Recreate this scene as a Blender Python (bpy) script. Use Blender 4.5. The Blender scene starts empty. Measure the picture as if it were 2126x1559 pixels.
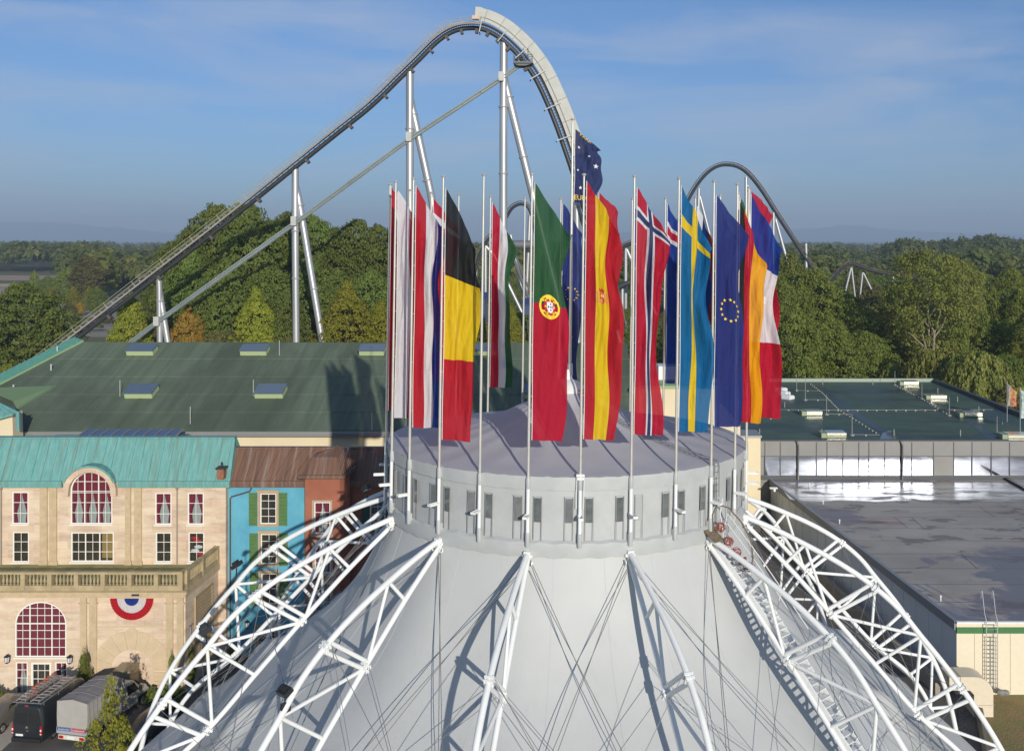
import bpy, math, random
import numpy as np
from mathutils import Vector
rad = math.radians
S = bpy.context.scene
COL = S.collection

# ------------------------------------------------------------------ camera, sky, sun
F, PX, PY, CH = 2040.0, 1200.0, 497.0, 31.0      # focal length and principal point in photo pixels, camera height
cd = bpy.data.cameras.new("camera"); cam = bpy.data.objects.new("camera", cd); COL.objects.link(cam)
cam.location = (0, 0, CH); cam.rotation_euler = (rad(90), 0, 0)
cd.sensor_width = 36; cd.lens = 36 * F / 2126
cd.shift_x = (1063 - PX) / 2126; cd.shift_y = (PY - 779.5) / 2126
cd.clip_start = 0.5; cd.clip_end = 80000
S.camera = cam
SUN_AZ, SUN_EL = rad(17.6), rad(15.6)            # light travels away from the camera and to the left
w = bpy.data.worlds.new("World"); S.world = w; w.use_nodes = True
nt = w.node_tree; nt.nodes.clear()
out = nt.nodes.new("ShaderNodeOutputWorld"); bg = nt.nodes.new("ShaderNodeBackground")
sky = nt.nodes.new("ShaderNodeTexSky"); sky.sky_type = 'NISHITA'; sky.sun_disc = False
sky.sun_elevation = SUN_EL; sky.sun_rotation = math.pi - SUN_AZ
sky.air_density = 1.0; sky.dust_density = 0.3; sky.ozone_density = 2.2
bg.inputs[1].default_value = 0.12
tc = nt.nodes.new("ShaderNodeTexCoord"); mp = nt.nodes.new("ShaderNodeMapping")
mp.inputs['Scale'].default_value = (1.6, 2.0, 8.5); mp.inputs['Rotation'].default_value = (0, rad(-9), rad(8)); mp.inputs['Location'].default_value = (1.23, 0, 2.42)
n1 = nt.nodes.new("ShaderNodeTexNoise"); n1.inputs['Scale'].default_value = 2.1; n1.inputs['Detail'].default_value = 7; n1.inputs['Roughness'].default_value = .55; n1.inputs['Distortion'].default_value = .5
cr = nt.nodes.new("ShaderNodeMapRange"); cr.inputs[1].default_value = .43; cr.inputs[2].default_value = .74; cr.inputs[4].default_value = .62
mx = nt.nodes.new("ShaderNodeMix"); mx.data_type = 'RGBA'; mx.inputs['B'].default_value = (3.9, 4.4, 5.5, 1)
L = nt.links.new
L(tc.outputs['Generated'], mp.inputs[0]); L(mp.outputs[0], n1.inputs['Vector']); L(n1.outputs['Fac'], cr.inputs[0])
tn = nt.nodes.new("ShaderNodeMix"); tn.data_type = 'RGBA'; tn.blend_type = 'MULTIPLY'; tn.inputs['Factor'].default_value = 1; tn.inputs['B'].default_value = (.67, .80, .93, 1)
sx = nt.nodes.new("ShaderNodeSeparateXYZ"); L(tc.outputs['Generated'], sx.inputs[0]); gr = nt.nodes.new("ShaderNodeValToRGB"); L(sx.outputs[2], gr.inputs[0])
for p_, c_ in ((0.0, (.52, .66, .95)), (.07, (.60, .71, .92)), (.145, (.69, .80, .95)), (.24, (.95, .93, .92)), (.6, (1, 1, 1))):
    e_ = gr.color_ramp.elements[0] if p_ == 0 else gr.color_ramp.elements[1] if p_ == .6 else gr.color_ramp.elements.new(p_); e_.position = p_; e_.color = (*c_, 1)
t2 = nt.nodes.new("ShaderNodeMix"); t2.data_type = 'RGBA'; t2.blend_type = 'MULTIPLY'; t2.inputs['Factor'].default_value = 1; L(gr.outputs[0], t2.inputs['B'])
L(cr.outputs[0], mx.inputs['Factor']); L(sky.outputs[0], tn.inputs['A']); L(tn.outputs['Result'], t2.inputs['A']); L(t2.outputs['Result'], mx.inputs['A']); L(mx.outputs['Result'], bg.inputs[0]); L(bg.outputs[0], out.inputs[0])
sd = bpy.data.lights.new("sun", 'SUN'); sun = bpy.data.objects.new("sun", sd); COL.objects.link(sun)
sd.energy = 4.05; sd.angle = rad(0.5); sd.color = (1, .93, .815)
SD = Vector((-math.sin(SUN_AZ) * math.cos(SUN_EL), math.cos(SUN_AZ) * math.cos(SUN_EL), -math.sin(SUN_EL)))
sun.rotation_euler = SD.to_track_quat('-Z', 'Y').to_euler(); sun.location = (60, -120, 90)
S.view_settings.view_transform = 'Standard'; S.view_settings.look = 'None'; S.view_settings.gamma = 1
S.view_settings.use_curve_mapping = False; S.view_settings.exposure = 0.0
S.cycles.use_denoising = True; S.cycles.max_bounces = 8; S.cycles.transparent_max_bounces = 16
S.cycles.caustics_reflective = True; S.cycles.caustics_refractive = False; S.cycles.volume_bounces = 0

# ------------------------------------------------------------------ helpers
def at(px, py, Y):                                # photo pixel + distance -> world point
    return Vector(((px - PX) * Y / F, Y, CH - (py - PY) * Y / F))
def X_(px, Y): return (px - PX) * Y / F
def Z_(py, Y): return CH - (py - PY) * Y / F
def atz(px, py, z=0.0):                           # photo pixel on the level plane z
    Y = (CH - z) * F / (py - PY); return Vector(((px - PX) * Y / F, Y, z))

class MB:
    def __init__(s): s.v = []; s.f = []; s.m = []
    def poly(s, pts, mi=0):
        n = len(s.v); s.v += [tuple(p) for p in pts]; s.f.append(tuple(range(n, n + len(pts)))); s.m.append(mi); return s
    def box(s, x0, x1, y0, y1, z0, z1, mi=0):
        n = len(s.v); s.v += [(x, y, z) for z in (z0, z1) for y in (y0, y1) for x in (x0, x1)]
        s.f += [tuple(n + k for k in q) for q in ((0, 2, 3, 1), (4, 5, 7, 6), (0, 1, 5, 4), (2, 6, 7, 3), (0, 4, 6, 2), (1, 3, 7, 5))]; s.m += [mi] * 6; return s
    def obox(s, c, a, b, d, mi=0):                # centre and three half axes
        c, a, b, d = map(Vector, (c, a, b, d)); n = len(s.v)
        s.v += [tuple(c + i * a + j * b + k * d) for k in (-1, 1) for j in (-1, 1) for i in (-1, 1)]
        s.f += [tuple(n + k for k in q) for q in ((0, 2, 3, 1), (4, 5, 7, 6), (0, 1, 5, 4), (2, 6, 7, 3), (0, 4, 6, 2), (1, 3, 7, 5))]; s.m += [mi] * 6; return s
    def bar(s, p, q, wd, th, up=(0, 0, 1), mi=0): # rectangular bar from p to q
        p, q = Vector(p), Vector(q); d = (q - p); a = d / 2; u = d.normalized(); sd_ = u.cross(Vector(up))
        sd_ = sd_.normalized() if sd_.length > 1e-4 else Vector((1, 0, 0)); n = sd_.cross(u)
        return s.obox((p + q) / 2, a, sd_ * wd / 2, n * th / 2, mi)
    def path(s, pts, r, n=8, caps=True, mi=0):    # tube along points; r a number or a list
        pts = [Vector(p) for p in pts]; N = len(pts); rs = r if isinstance(r, (list, tuple)) else [r] * N
        t = [(pts[min(i + 1, N - 1)] - pts[max(i - 1, 0)]).normalized() for i in range(N)]
        a = t[0].orthogonal().normalized(); base = len(s.v)
        for i in range(N):
            a = (a - t[i] * a.dot(t[i])).normalized(); b = t[i].cross(a)
            for k in range(n):
                ph = 2 * math.pi * k / n; s.v.append(tuple(pts[i] + rs[i] * (math.cos(ph) * a + math.sin(ph) * b)))
        for i in range(N - 1):
            for k in range(n):
                k2 = (k + 1) % n; s.f.append((base + i * n + k, base + i * n + k2, base + (i + 1) * n + k2, base + (i + 1) * n + k)); s.m.append(mi)
        if caps:
            s.f.append(tuple(base + k for k in reversed(range(n)))); s.f.append(tuple(base + (N - 1) * n + k for k in range(n))); s.m += [mi, mi]
        return s
    def tube(s, p, q, r, r2=None, n=8, mi=0): return s.path([p, q], [r, r if r2 is None else r2], n, True, mi)
    def lathe(s, c, prof, n=16, mi=0, axis=None): # profile of (radius, height) about z
        c = Vector(c); base = len(s.v); N = len(prof)
        for (r, h) in prof:
            for k in range(n):
                a = 2 * math.pi * k / n; s.v.append((c.x + r * math.cos(a), c.y + r * math.sin(a), c.z + h))
        for i in range(N - 1):
            for k in range(n):
                k2 = (k + 1) % n; s.f.append((base + i * n + k, base + i * n + k2, base + (i + 1) * n + k2, base + (i + 1) * n + k)); s.m.append(mi)
        return s
    def ball(s, c, r, n=10, sc=(1, 1, 1), mi=0):
        c = Vector(c); base = len(s.v); N = n // 2 + 1
        for i in range(N):
            th = math.pi * i / (N - 1); 
            for k in range(n):
                a = 2 * math.pi * k / n
                s.v.append((c.x + sc[0] * r * math.sin(th) * math.cos(a), c.y + sc[1] * r * math.sin(th) * math.sin(a), c.z + sc[2] * r * math.cos(th)))
        for i in range(N - 1):
            for k in range(n):
                k2 = (k + 1) % n; s.f.append((base + i * n + k, base + (i + 1) * n + k, base + (i + 1) * n + k2, base + i * n + k2)); s.m.append(mi)
        return s
    def torus(s, c, R, r, u, v, n=16, k=6, mi=0):
        c, u, v = Vector(c), Vector(u).normalized(), Vector(v).normalized()
        return s.path([c + R * (math.cos(2 * math.pi * i / n) * u + math.sin(2 * math.pi * i / n) * v) for i in range(n + 1)], r, k, False, mi)
    def ext(s, pts, vec, mi=0):                   # a polygon extruded along vec
        vec = Vector(vec); a = [Vector(p) for p in pts]; b = [p + vec for p in a]; N = len(a); n = len(s.v)
        s.v += [tuple(p) for p in a + b]; s.f.append(tuple(range(n, n + N))); s.f.append(tuple(reversed(range(n + N, n + 2 * N)))); s.m += [mi, mi]
        for i in range(N):
            j = (i + 1) % N; s.f.append((n + j, n + i, n + N + i, n + N + j)); s.m.append(mi)
        return s
    def grid(s, P, mi=0, closed=False):           # P[i][j] points
        n = len(s.v); A = len(P); B = len(P[0])
        for row in P: s.v += [tuple(p) for p in row]
        for i in range(A - 1):
            for j in range(B - 1 + (1 if closed else 0)):
                j2 = (j + 1) % B; s.f.append((n + i * B + j, n + i * B + j2, n + (i + 1) * B + j2, n + (i + 1) * B + j)); s.m.append(mi if isinstance(mi, int) else mi(i, j))
        return s
    def mesh(s, name, mats, org=(0, 0, 0), smooth=True, ang=38):
        me = bpy.data.meshes.new(name); o = Vector(org)
        me.from_pydata([(x - o.x, y - o.y, z - o.z) for x, y, z in s.v], [], s.f)
        for m_ in (mats if isinstance(mats, (list, tuple)) else [mats]): me.materials.append(m_)
        me.polygons.foreach_set('material_index', s.m)
        if smooth:
            me.polygons.foreach_set('use_smooth', [True] * len(s.f)); me.set_sharp_from_angle(angle=rad(ang))
        me.update(); return me
ORG = {}
def tag(o, label=None, cat=None, group=None, kind=None):
    for k, v in (('label', label), ('category', cat), ('group', group), ('kind', kind)):
        if v: o[k] = v
    return o
def thing(name, loc, label, cat, group=None):
    o = bpy.data.objects.new(name, None); COL.objects.link(o); o.location = loc; o.empty_display_size = .3
    ORG[o.name] = Vector(loc); return tag(o, label, cat, group)
def part(name, mb, mats, parent, label=None, smooth=True, ang=38):
    org = ORG[parent.name]; o = bpy.data.objects.new(name, mb.mesh(name, mats, org, smooth, ang)); COL.objects.link(o)
    o.parent = parent; ORG[o.name] = org
    if label: o['label'] = label
    return o
def single(name, mb, mats, label, cat, group=None, loc=None, smooth=True, ang=38):
    if loc is None:
        a = np.array(mb.v); loc = ((a[:, 0].min() + a[:, 0].max()) / 2, (a[:, 1].min() + a[:, 1].max()) / 2, a[:, 2].min())
    o = bpy.data.objects.new(name, mb.mesh(name, mats, loc, smooth, ang)); COL.objects.link(o); o.location = loc
    ORG[o.name] = Vector(loc); return tag(o, label, cat, group)
def struct(name, mb, mats, kind='structure', smooth=False):
    o = bpy.data.objects.new(name, mb.mesh(name, mats, (0, 0, 0), smooth)); COL.objects.link(o); o['kind'] = kind; return o
def copy_tree(o, parent=None):
    c = o.copy(); COL.objects.link(c)
    if parent: c.parent = parent
    for ch in list(o.children): copy_tree(ch, c)
    return c

# ------------------------------------------------------------------ materials
def M(name, c, rough=.6, metal=0., spec=.5, var=0., vs=3., bump=0., bs=20., c2=None, coat=0., vec=None, detail=4, lo=.35, hi=.65):
    m = bpy.data.materials.new(name); m.use_nodes = True; t = m.node_tree; b = t.nodes['Principled BSDF']
    b.inputs['Base Color'].default_value = (*c, 1); b.inputs['Roughness'].default_value = rough; b.inputs['Metallic'].default_value = metal
    b.inputs['Specular IOR Level'].default_value = spec; b.inputs['Coat Weight'].default_value = coat
    if var or c2 or bump:
        g = t.nodes.new('ShaderNodeNewGeometry'); mp_ = t.nodes.new('ShaderNodeMapping'); t.links.new(g.outputs['Position'], mp_.inputs[0])
        if vec: mp_.inputs['Scale'].default_value = vec
    if var or c2:
        nz = t.nodes.new('ShaderNodeTexNoise'); nz.inputs['Scale'].default_value = vs; nz.inputs['Detail'].default_value = detail; nz.inputs['Roughness'].default_value = .62
        t.links.new(mp_.outputs[0], nz.inputs['Vector'])
        r_ = t.nodes.new('ShaderNodeMapRange'); r_.inputs[1].default_value = lo; r_.inputs[2].default_value = hi; t.links.new(nz.outputs['Fac'], r_.inputs[0])
        x_ = t.nodes.new('ShaderNodeMix'); x_.data_type = 'RGBA'
        x_.inputs['A'].default_value = (*c, 1); x_.inputs['B'].default_value = (*(c2 or tuple(k * (1 - var) for k in c)), 1)
        t.links.new(r_.outputs[0], x_.inputs['Factor']); t.links.new(x_.outputs['Result'], b.inputs['Base Color'])
    if bump:
        n2 = t.nodes.new('ShaderNodeTexNoise'); n2.inputs['Scale'].default_value = bs; n2.inputs['Detail'].default_value = 3; t.links.new(mp_.outputs[0], n2.inputs['Vector'])
        bp = t.nodes.new('ShaderNodeBump'); bp.inputs['Strength'].default_value = bump; bp.inputs['Distance'].default_value = .1
        t.links.new(n2.outputs['Fac'], bp.inputs['Height']); t.links.new(bp.outputs[0], b.inputs['Normal'])
    return m
def nodes(m): return m.node_tree, m.node_tree.nodes['Principled BSDF']
def colour_in(m):                                  # the socket or value now feeding the base colour
    t, b = nodes(m); return b.inputs['Base Color'].links[0].from_socket if b.inputs['Base Color'].links else None
def wallvec(t, sx=1, sy=1):                        # (x + y, z) of the surface
    g = t.nodes.new('ShaderNodeNewGeometry'); sp = t.nodes.new('ShaderNodeSeparateXYZ'); t.links.new(g.outputs['Position'], sp.inputs[0])
    ad = t.nodes.new('ShaderNodeMath'); ad.operation = 'ADD'; t.links.new(sp.outputs[0], ad.inputs[0]); t.links.new(sp.outputs[1], ad.inputs[1])
    c_ = t.nodes.new('ShaderNodeCombineXYZ'); t.links.new(ad.outputs[0], c_.inputs[0]); t.links.new(sp.outputs[2], c_.inputs[1])
    m_ = t.nodes.new('ShaderNodeMapping'); m_.inputs['Scale'].default_value = (sx, sy, 1); t.links.new(c_.outputs[0], m_.inputs[0]); return m_.outputs[0]
def add_bricks(m, wd, ht, mortar=.012, mc=(.3, .25, .2), amt=.5, tint=.25):
    t, b = nodes(m); br = t.nodes.new('ShaderNodeTexBrick'); t.links.new(wallvec(t), br.inputs['Vector'])
    br.inputs['Scale'].default_value = 1; br.inputs['Brick Width'].default_value = wd; br.inputs['Row Height'].default_value = ht; br.inputs['Mortar Size'].default_value = mortar
    br.inputs['Color1'].default_value = (1 + tint * .3,) * 3 + (1,); br.inputs['Color2'].default_value = (1 - tint,) * 3 + (1,); br.inputs['Mortar'].default_value = (amt, amt, amt, 1)
    x_ = t.nodes.new('ShaderNodeMix'); x_.data_type = 'RGBA'; x_.blend_type = 'MULTIPLY'; x_.inputs['Factor'].default_value = 1
    s = colour_in(m)
    if s: t.links.new(s, x_.inputs['A'])
    else: x_.inputs['A'].default_value = b.inputs['Base Color'].default_value
    t.links.new(br.outputs['Color'], x_.inputs['B']); t.links.new(x_.outputs['Result'], b.inputs['Base Color']); return m
def add_stain(m, c, scale, lo, hi, vec=(1, 1, 1), amt=1., detail=6, rough=None):
    t, b = nodes(m); g = t.nodes.new('ShaderNodeNewGeometry'); mp_ = t.nodes.new('ShaderNodeMapping'); mp_.inputs['Scale'].default_value = vec
    mp_.inputs['Location'].default_value = (scale * 7.3, scale * 3.1, 1.7)
    t.links.new(g.outputs['Position'], mp_.inputs[0]); nz = t.nodes.new('ShaderNodeTexNoise'); nz.inputs['Scale'].default_value = scale; nz.inputs['Detail'].default_value = detail
    nz.inputs['Roughness'].default_value = .6; nz.inputs['Distortion'].default_value = .3; t.links.new(mp_.outputs[0], nz.inputs['Vector'])
    r_ = t.nodes.new('ShaderNodeMapRange'); r_.inputs[1].default_value = lo; r_.inputs[2].default_value = hi; r_.inputs[4].default_value = amt; t.links.new(nz.outputs['Fac'], r_.inputs[0])
    x_ = t.nodes.new('ShaderNodeMix'); x_.data_type = 'RGBA'; s = colour_in(m)
    if s: t.links.new(s, x_.inputs['A'])
    else: x_.inputs['A'].default_value = b.inputs['Base Color'].default_value
    x_.inputs['B'].default_value = (*c, 1); t.links.new(r_.outputs[0], x_.inputs['Factor']); t.links.new(x_.outputs['Result'], b.inputs['Base Color'])
    if rough is not None:
        y_ = t.nodes.new('ShaderNodeMix'); y_.data_type = 'FLOAT'; y_.inputs[2].default_value = b.inputs['Roughness'].default_value; y_.inputs[3].default_value = rough
        t.links.new(r_.outputs[0], y_.inputs[0]); t.links.new(y_.outputs[0], b.inputs['Roughness'])
    return m
def cloth(name, c, tr=.38, clear=.13, bump=.4):
    m = bpy.data.materials.new(name); m.use_nodes = True; t = m.node_tree; t.nodes.clear()
    o = t.nodes.new('ShaderNodeOutputMaterial'); d = t.nodes.new('ShaderNodeBsdfPrincipled'); d.inputs['Base Color'].default_value = (*c, 1); d.inputs['Roughness'].default_value = .75
    d.inputs['Specular IOR Level'].default_value = .25
    l = t.nodes.new('ShaderNodeBsdfTranslucent'); l.inputs[0].default_value = (*[min(1, k * 1.1) for k in c], 1); a = t.nodes.new('ShaderNodeMixShader'); a.inputs[0].default_value = tr
    p = t.nodes.new('ShaderNodeBsdfTransparent'); p.inputs[0].default_value = (*[.35 + .65 * k for k in c], 1); b = t.nodes.new('ShaderNodeMixShader'); b.inputs[0].default_value = clear
    g = t.nodes.new('ShaderNodeNewGeometry'); nz = t.nodes.new('ShaderNodeTexNoise'); nz.inputs['Scale'].default_value = 3.2; nz.inputs['Detail'].default_value = 3; nz.inputs['Distortion'].default_value = 1.0
    mp_ = t.nodes.new('ShaderNodeMapping'); mp_.inputs['Scale'].default_value = (1, 1, .35); t.links.new(g.outputs['Position'], mp_.inputs[0]); t.links.new(mp_.outputs[0], nz.inputs['Vector'])
    bp = t.nodes.new('ShaderNodeBump'); bp.inputs['Strength'].default_value = bump; bp.inputs['Distance'].default_value = .25; t.links.new(nz.outputs['Fac'], bp.inputs['Height']); t.links.new(bp.outputs[0], d.inputs['Normal'])
    t.links.new(d.outputs[0], a.inputs[1]); t.links.new(l.outputs[0], a.inputs[2]); t.links.new(a.outputs[0], b.inputs[1]); t.links.new(p.outputs[0], b.inputs[2]); t.links.new(b.outputs[0], o.inputs[0]); return m
def thinglass(name, tint=(.8, .85, .85), refl=.12, rough=.02):
    m = bpy.data.materials.new(name); m.use_nodes = True; t = m.node_tree; t.nodes.clear()
    o = t.nodes.new('ShaderNodeOutputMaterial'); p = t.nodes.new('ShaderNodeBsdfTransparent'); p.inputs[0].default_value = (*tint, 1)
    g = t.nodes.new('ShaderNodeBsdfGlossy'); g.inputs['Roughness'].default_value = rough; x = t.nodes.new('ShaderNodeMixShader'); x.inputs[0].default_value = refl
    t.links.new(p.outputs[0], x.inputs[1]); t.links.new(g.outputs[0], x.inputs[2]); t.links.new(x.outputs[0], o.inputs[0]); return m
def leafmat(name, a, b_, orn=.12, tr=.5):
    m = bpy.data.materials.new(name); m.use_nodes = True; t = m.node_tree; t.nodes.clear()
    o = t.nodes.new('ShaderNodeOutputMaterial'); at_ = t.nodes.new('ShaderNodeAttribute'); at_.attribute_name = 'tint'
    oi = t.nodes.new('ShaderNodeObjectInfo'); x = t.nodes.new('ShaderNodeMix'); x.data_type = 'RGBA'; x.inputs['A'].default_value = (*a, 1); x.inputs['B'].default_value = (*b_, 1)
    t.links.new(at_.outputs['Fac'], x.inputs['Factor'])
    h = t.nodes.new('ShaderNodeHueSaturation'); mr = t.nodes.new('ShaderNodeMapRange'); mr.inputs[3].default_value = .5 - orn * .12; mr.inputs[4].default_value = .5 + orn * .12
    mv = t.nodes.new('ShaderNodeMapRange'); mv.inputs[3].default_value = 1 - orn * 1.6; mv.inputs[4].default_value = 1 + orn * 1.6
    t.links.new(oi.outputs['Random'], mr.inputs[0]); t.links.new(oi.outputs['Random'], mv.inputs[0]); t.links.new(mr.outputs[0], h.inputs['Hue']); t.links.new(mv.outputs[0], h.inputs['Value'])
    t.links.new(x.outputs['Result'], h.inputs['Color'])
    d = t.nodes.new('ShaderNodeBsdfPrincipled'); d.inputs['Roughness'].default_value = .6; d.inputs['Specular IOR Level'].default_value = .3; l = t.nodes.new('ShaderNodeBsdfTranslucent'); k = t.nodes.new('ShaderNodeMixShader'); k.inputs[0].default_value = tr
    t.links.new(h.outputs[0], d.inputs['Base Color']); t.links.new(h.outputs[0], l.inputs[0]); t.links.new(d.outputs[0], k.inputs[1]); t.links.new(l.outputs[0], k.inputs[2]); t.links.new(k.outputs[0], o.inputs[0]); return m

m_white = M("white_paint", (.78, .79, .78), .38, var=.06, vs=1.5)
m_membrane = M("tent_membrane", (.495, .505, .50), .55, spec=.35, var=.06, vs=.3, bump=.05, bs=1.0)
add_stain(m_membrane, (.36, .37, .37), 1.2, .55, .85, (1.4, 1.4, .12), .3); add_stain(m_membrane, (.40, .39, .36), .5, .58, .75, (1, 1, .5), .22)
m_roofcloth = M("tent_roof_cloth", (.46, .46, .49), .6, var=.08, vs=.6, bump=.04, bs=2.)
m_drum = M("tent_drum_cloth", (.46, .475, .475), .5, var=.1, vs=1.2, bump=.12, bs=1.6)
m_foil = M("window_foil", (.14, .155, .16), .16, var=.4, vs=2.5, spec=.9, bump=.2, bs=2.5)
t_, b_ = m_foil.node_tree, m_foil.node_tree.nodes['Principled BSDF']; oi_ = t_.nodes.new('ShaderNodeObjectInfo'); pw_ = t_.nodes.new('ShaderNodeMath'); pw_.operation = 'POWER'; pw_.inputs[1].default_value = 7
fx_ = t_.nodes.new('ShaderNodeMix'); fx_.data_type = 'RGBA'; fx_.inputs['B'].default_value = (.55, .56, .56, 1); t_.links.new(oi_.outputs['Random'], pw_.inputs[0]); t_.links.new(pw_.outputs[0], fx_.inputs['Factor']); t_.links.new(b_.inputs['Base Color'].links[0].from_socket, fx_.inputs['A']); t_.links.new(fx_.outputs['Result'], b_.inputs['Base Color'])  # some windows coloured paler at random, glints put into the base colour
m_zip = M("zip_tape", (.24, .245, .25), .6)
m_cable = M("steel_cable", (.20, .20, .205), .5, .2)
m_pole = M("pole_metal", (.62, .60, .54), .38, .35, var=.12, vs=2)
m_steel = M("galvanised_steel", (.50, .51, .52), .42, .55, var=.18, vs=.25, vec=(1, 1, .25))
m_dark = M("dark_steel", (.045, .05, .055), .5, .2, var=.3, vs=.4)
m_rust = M("dusty_rail", (.16, .12, .105), .6, var=.3, vs=.5)
m_lightgrey = M("light_grey_paint", (.50, .50, .47), .5, var=.14, vs=.3)
m_beam = M("grey_green_beam", (.22, .265, .27), .55, .1, var=.2, vs=.3)
m_black = M("black_plastic", (.02, .021, .023), .4)
m_rope = M("white_rope", (.7, .7, .68), .8)
# ------------------------------------------------------------------ round tent with its ring of flag poles
TC, TD, TA, TB = -.416, 50.0, .01248, .0153       # tent axis and its slight lean
PH = rad(204.83); NP = 26
def az(i): return PH + 2 * math.pi * i / NP
def T(r, a, l, t=0.0):                            # radius, bearing, level against the camera, sideways shift
    lx, ly = r * math.cos(a) - t * math.sin(a), r * math.sin(a) + t * math.cos(a)
    return Vector((TC + lx + TA * l, TD + ly + TB * l, CH + l - TA * lx - TB * ly))
def lerp(tab, x):
    for (a, b), (c, d) in zip(tab, tab[1:]):
        if x <= c: return b + (d - b) * (x - a) / (c - a)
    return tab[-1][1]
def smooth_tab(tab, n):
    xs = [p[0] for p in tab]; out_ = []
    for i in range(n + 1):
        s_ = i / n * (len(tab) - 1); k = min(int(s_), len(tab) - 2); f = s_ - k
        p0, p1, p2, p3 = tab[max(k - 1, 0)], tab[k], tab[k + 1], tab[min(k + 2, len(tab) - 1)]
        out_.append(tuple(.5 * (2 * b + (c - a) * f + (2 * a - 5 * b + 4 * c - d) * f * f + (3 * b - a - 3 * c + d) * f ** 3) for a, b, c, d in zip(p0, p1, p2, p3)))
    return out_
m_seam = M('membrane_seam', (.40, .41, .43), .55)
tent = thing('event_tent', T(0, 0, -31), 'grey round tent with a drum shaped crown and a shallow cone roof under the flags', 'tent')
prof = smooth_tab([(8.72, -13.3), (9.3, -14.8), (9.95, -16.1), (10.85, -17.5), (12.2, -18.9), (14.4, -20.6), (17.3, -22.9), (20.6, -25.5), (23.5, -28.3), (25, -31)], 64)
def skin(r, l, a):
    q = ((a - PH) * 13 / (2 * math.pi)); d = abs(q - round(q)) * 2          # 0 under an arch, 1 between two
    s_ = min(1, max(0, (-13.3 - l) / 4)); rr = r - .2 * s_ * math.sin(math.pi * d / 2) ** 2
    lift = .7 * math.exp(-(d / .16) ** 2) * math.exp(-((r - 15.6) / .9) ** 2) + .35 * math.exp(-(d / .14) ** 2) * math.exp(-((r - 18.6) / .8) ** 2)
    return T(rr, a, l + lift)
b = MB(); b.grid([[skin(r, l, PH + 2 * math.pi * j / 312) for j in range(312)] for r, l in prof], closed=True)
part('membrane', b, m_membrane, tent, ang=80)
for k in range(26):                               # welded seams between the arches
    b = MB(); aa = PH + 2 * math.pi * (k * .5 + .25) / 13; b.path([skin(r, l, aa) for r, l in prof[1:50]], .011, 4); part('seam', b, m_seam, tent)
b = MB(); b.grid([[T(r - .03 * abs(math.sin(13 * (2 * math.pi * j / 208))), PH + 2 * math.pi * j / 208, l) for j in range(208)] for r, l in ((8.86, -10.12), (8.87, -10.5), (8.84, -11.5), (8.8, -12.9))], closed=True)
part('drum_wall', b, m_drum, tent)
b = MB(); b.grid([[T(r, PH + 2 * math.pi * j / 208, l + .03 * math.sin(j * 1.7)) for j in range(208)] for r, l in ((8.8, -12.72), (8.93, -12.8), (8.95, -13.1), (8.88, -13.42), (8.7, -13.45))], closed=True)
part('lower_band', b, m_drum, tent)
b = MB(); b.grid([[T(r, PH + 2 * math.pi * j / 208, l + .02 * math.sin(j * 2.3) * math.sin(j * .31)) for j in range(208)] for r, l in ((8.86, -10.62), (8.93, -10.6), (8.96, -10.2), (8.95, -10.04), (8.85, -10.01))], closed=True)
part('rim_band', b, m_drum, tent)
cone = smooth_tab([(8.95, -10.02), (7, -9.74), (5.4, -9.42), (4.3, -9.14), (3.4, -8.88), (2.5, -8.46), (1.5, -8.05), (.8, -7.62)], 28)
b = MB(); b.grid([[T(r, PH + 2 * math.pi * j / 156, l - .04 * abs(math.sin(13 * 2 * math.pi * j / 156)) * (1 if 1.5 < r < 8.5 else 0)) for j in range(156)] for r, l in cone], closed=True)
roofp = part('cone_roof', b, m_roofcloth, tent)
b = MB(); b.grid([[T(r, 2 * math.pi * j / 40, l) for j in range(40)] for r, l in ((.92, -7.78), (.95, -7.62), (.8, -7.4), (.5, -7.18), (.22, -7.08), (.14, -6.6), (.01, -6.58))], closed=True)
part('crown_cap', b, m_white, roofp)
rnd = random.Random(4)
for i in range(NP):                               # two foil windows beside every pole, each with zip tapes
    for t in (-.44, .40):
        a = az(i); R0 = 8.915; top, bot = -10.93, -11.93
        b = MB(); b.poly([T(R0, a, bot, t - .15), T(R0, a, bot, t + .15), T(R0, a, top, t + .15), T(R0, a, top, t - .15)])
        wn = part('window', b, m_foil, tent, smooth=False)
        b = MB()
        for q in (-.17, .17): b.bar(T(R0 + .01, a, -12.68, t + q), T(R0 + .01, a, top + .05, t + q), .022, .02, T(1, a, 0) - T(0, a, 0))
        b.bar(T(R0 + .012, a, top + .06, t - .2), T(R0 + .012, a, top + .06, t + .2), .02, .05, T(1, a, 0) - T(0, a, 0), 1)
        part('zip_tape', b, [m_zip, m_drum], wn, smooth=False)

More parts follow.
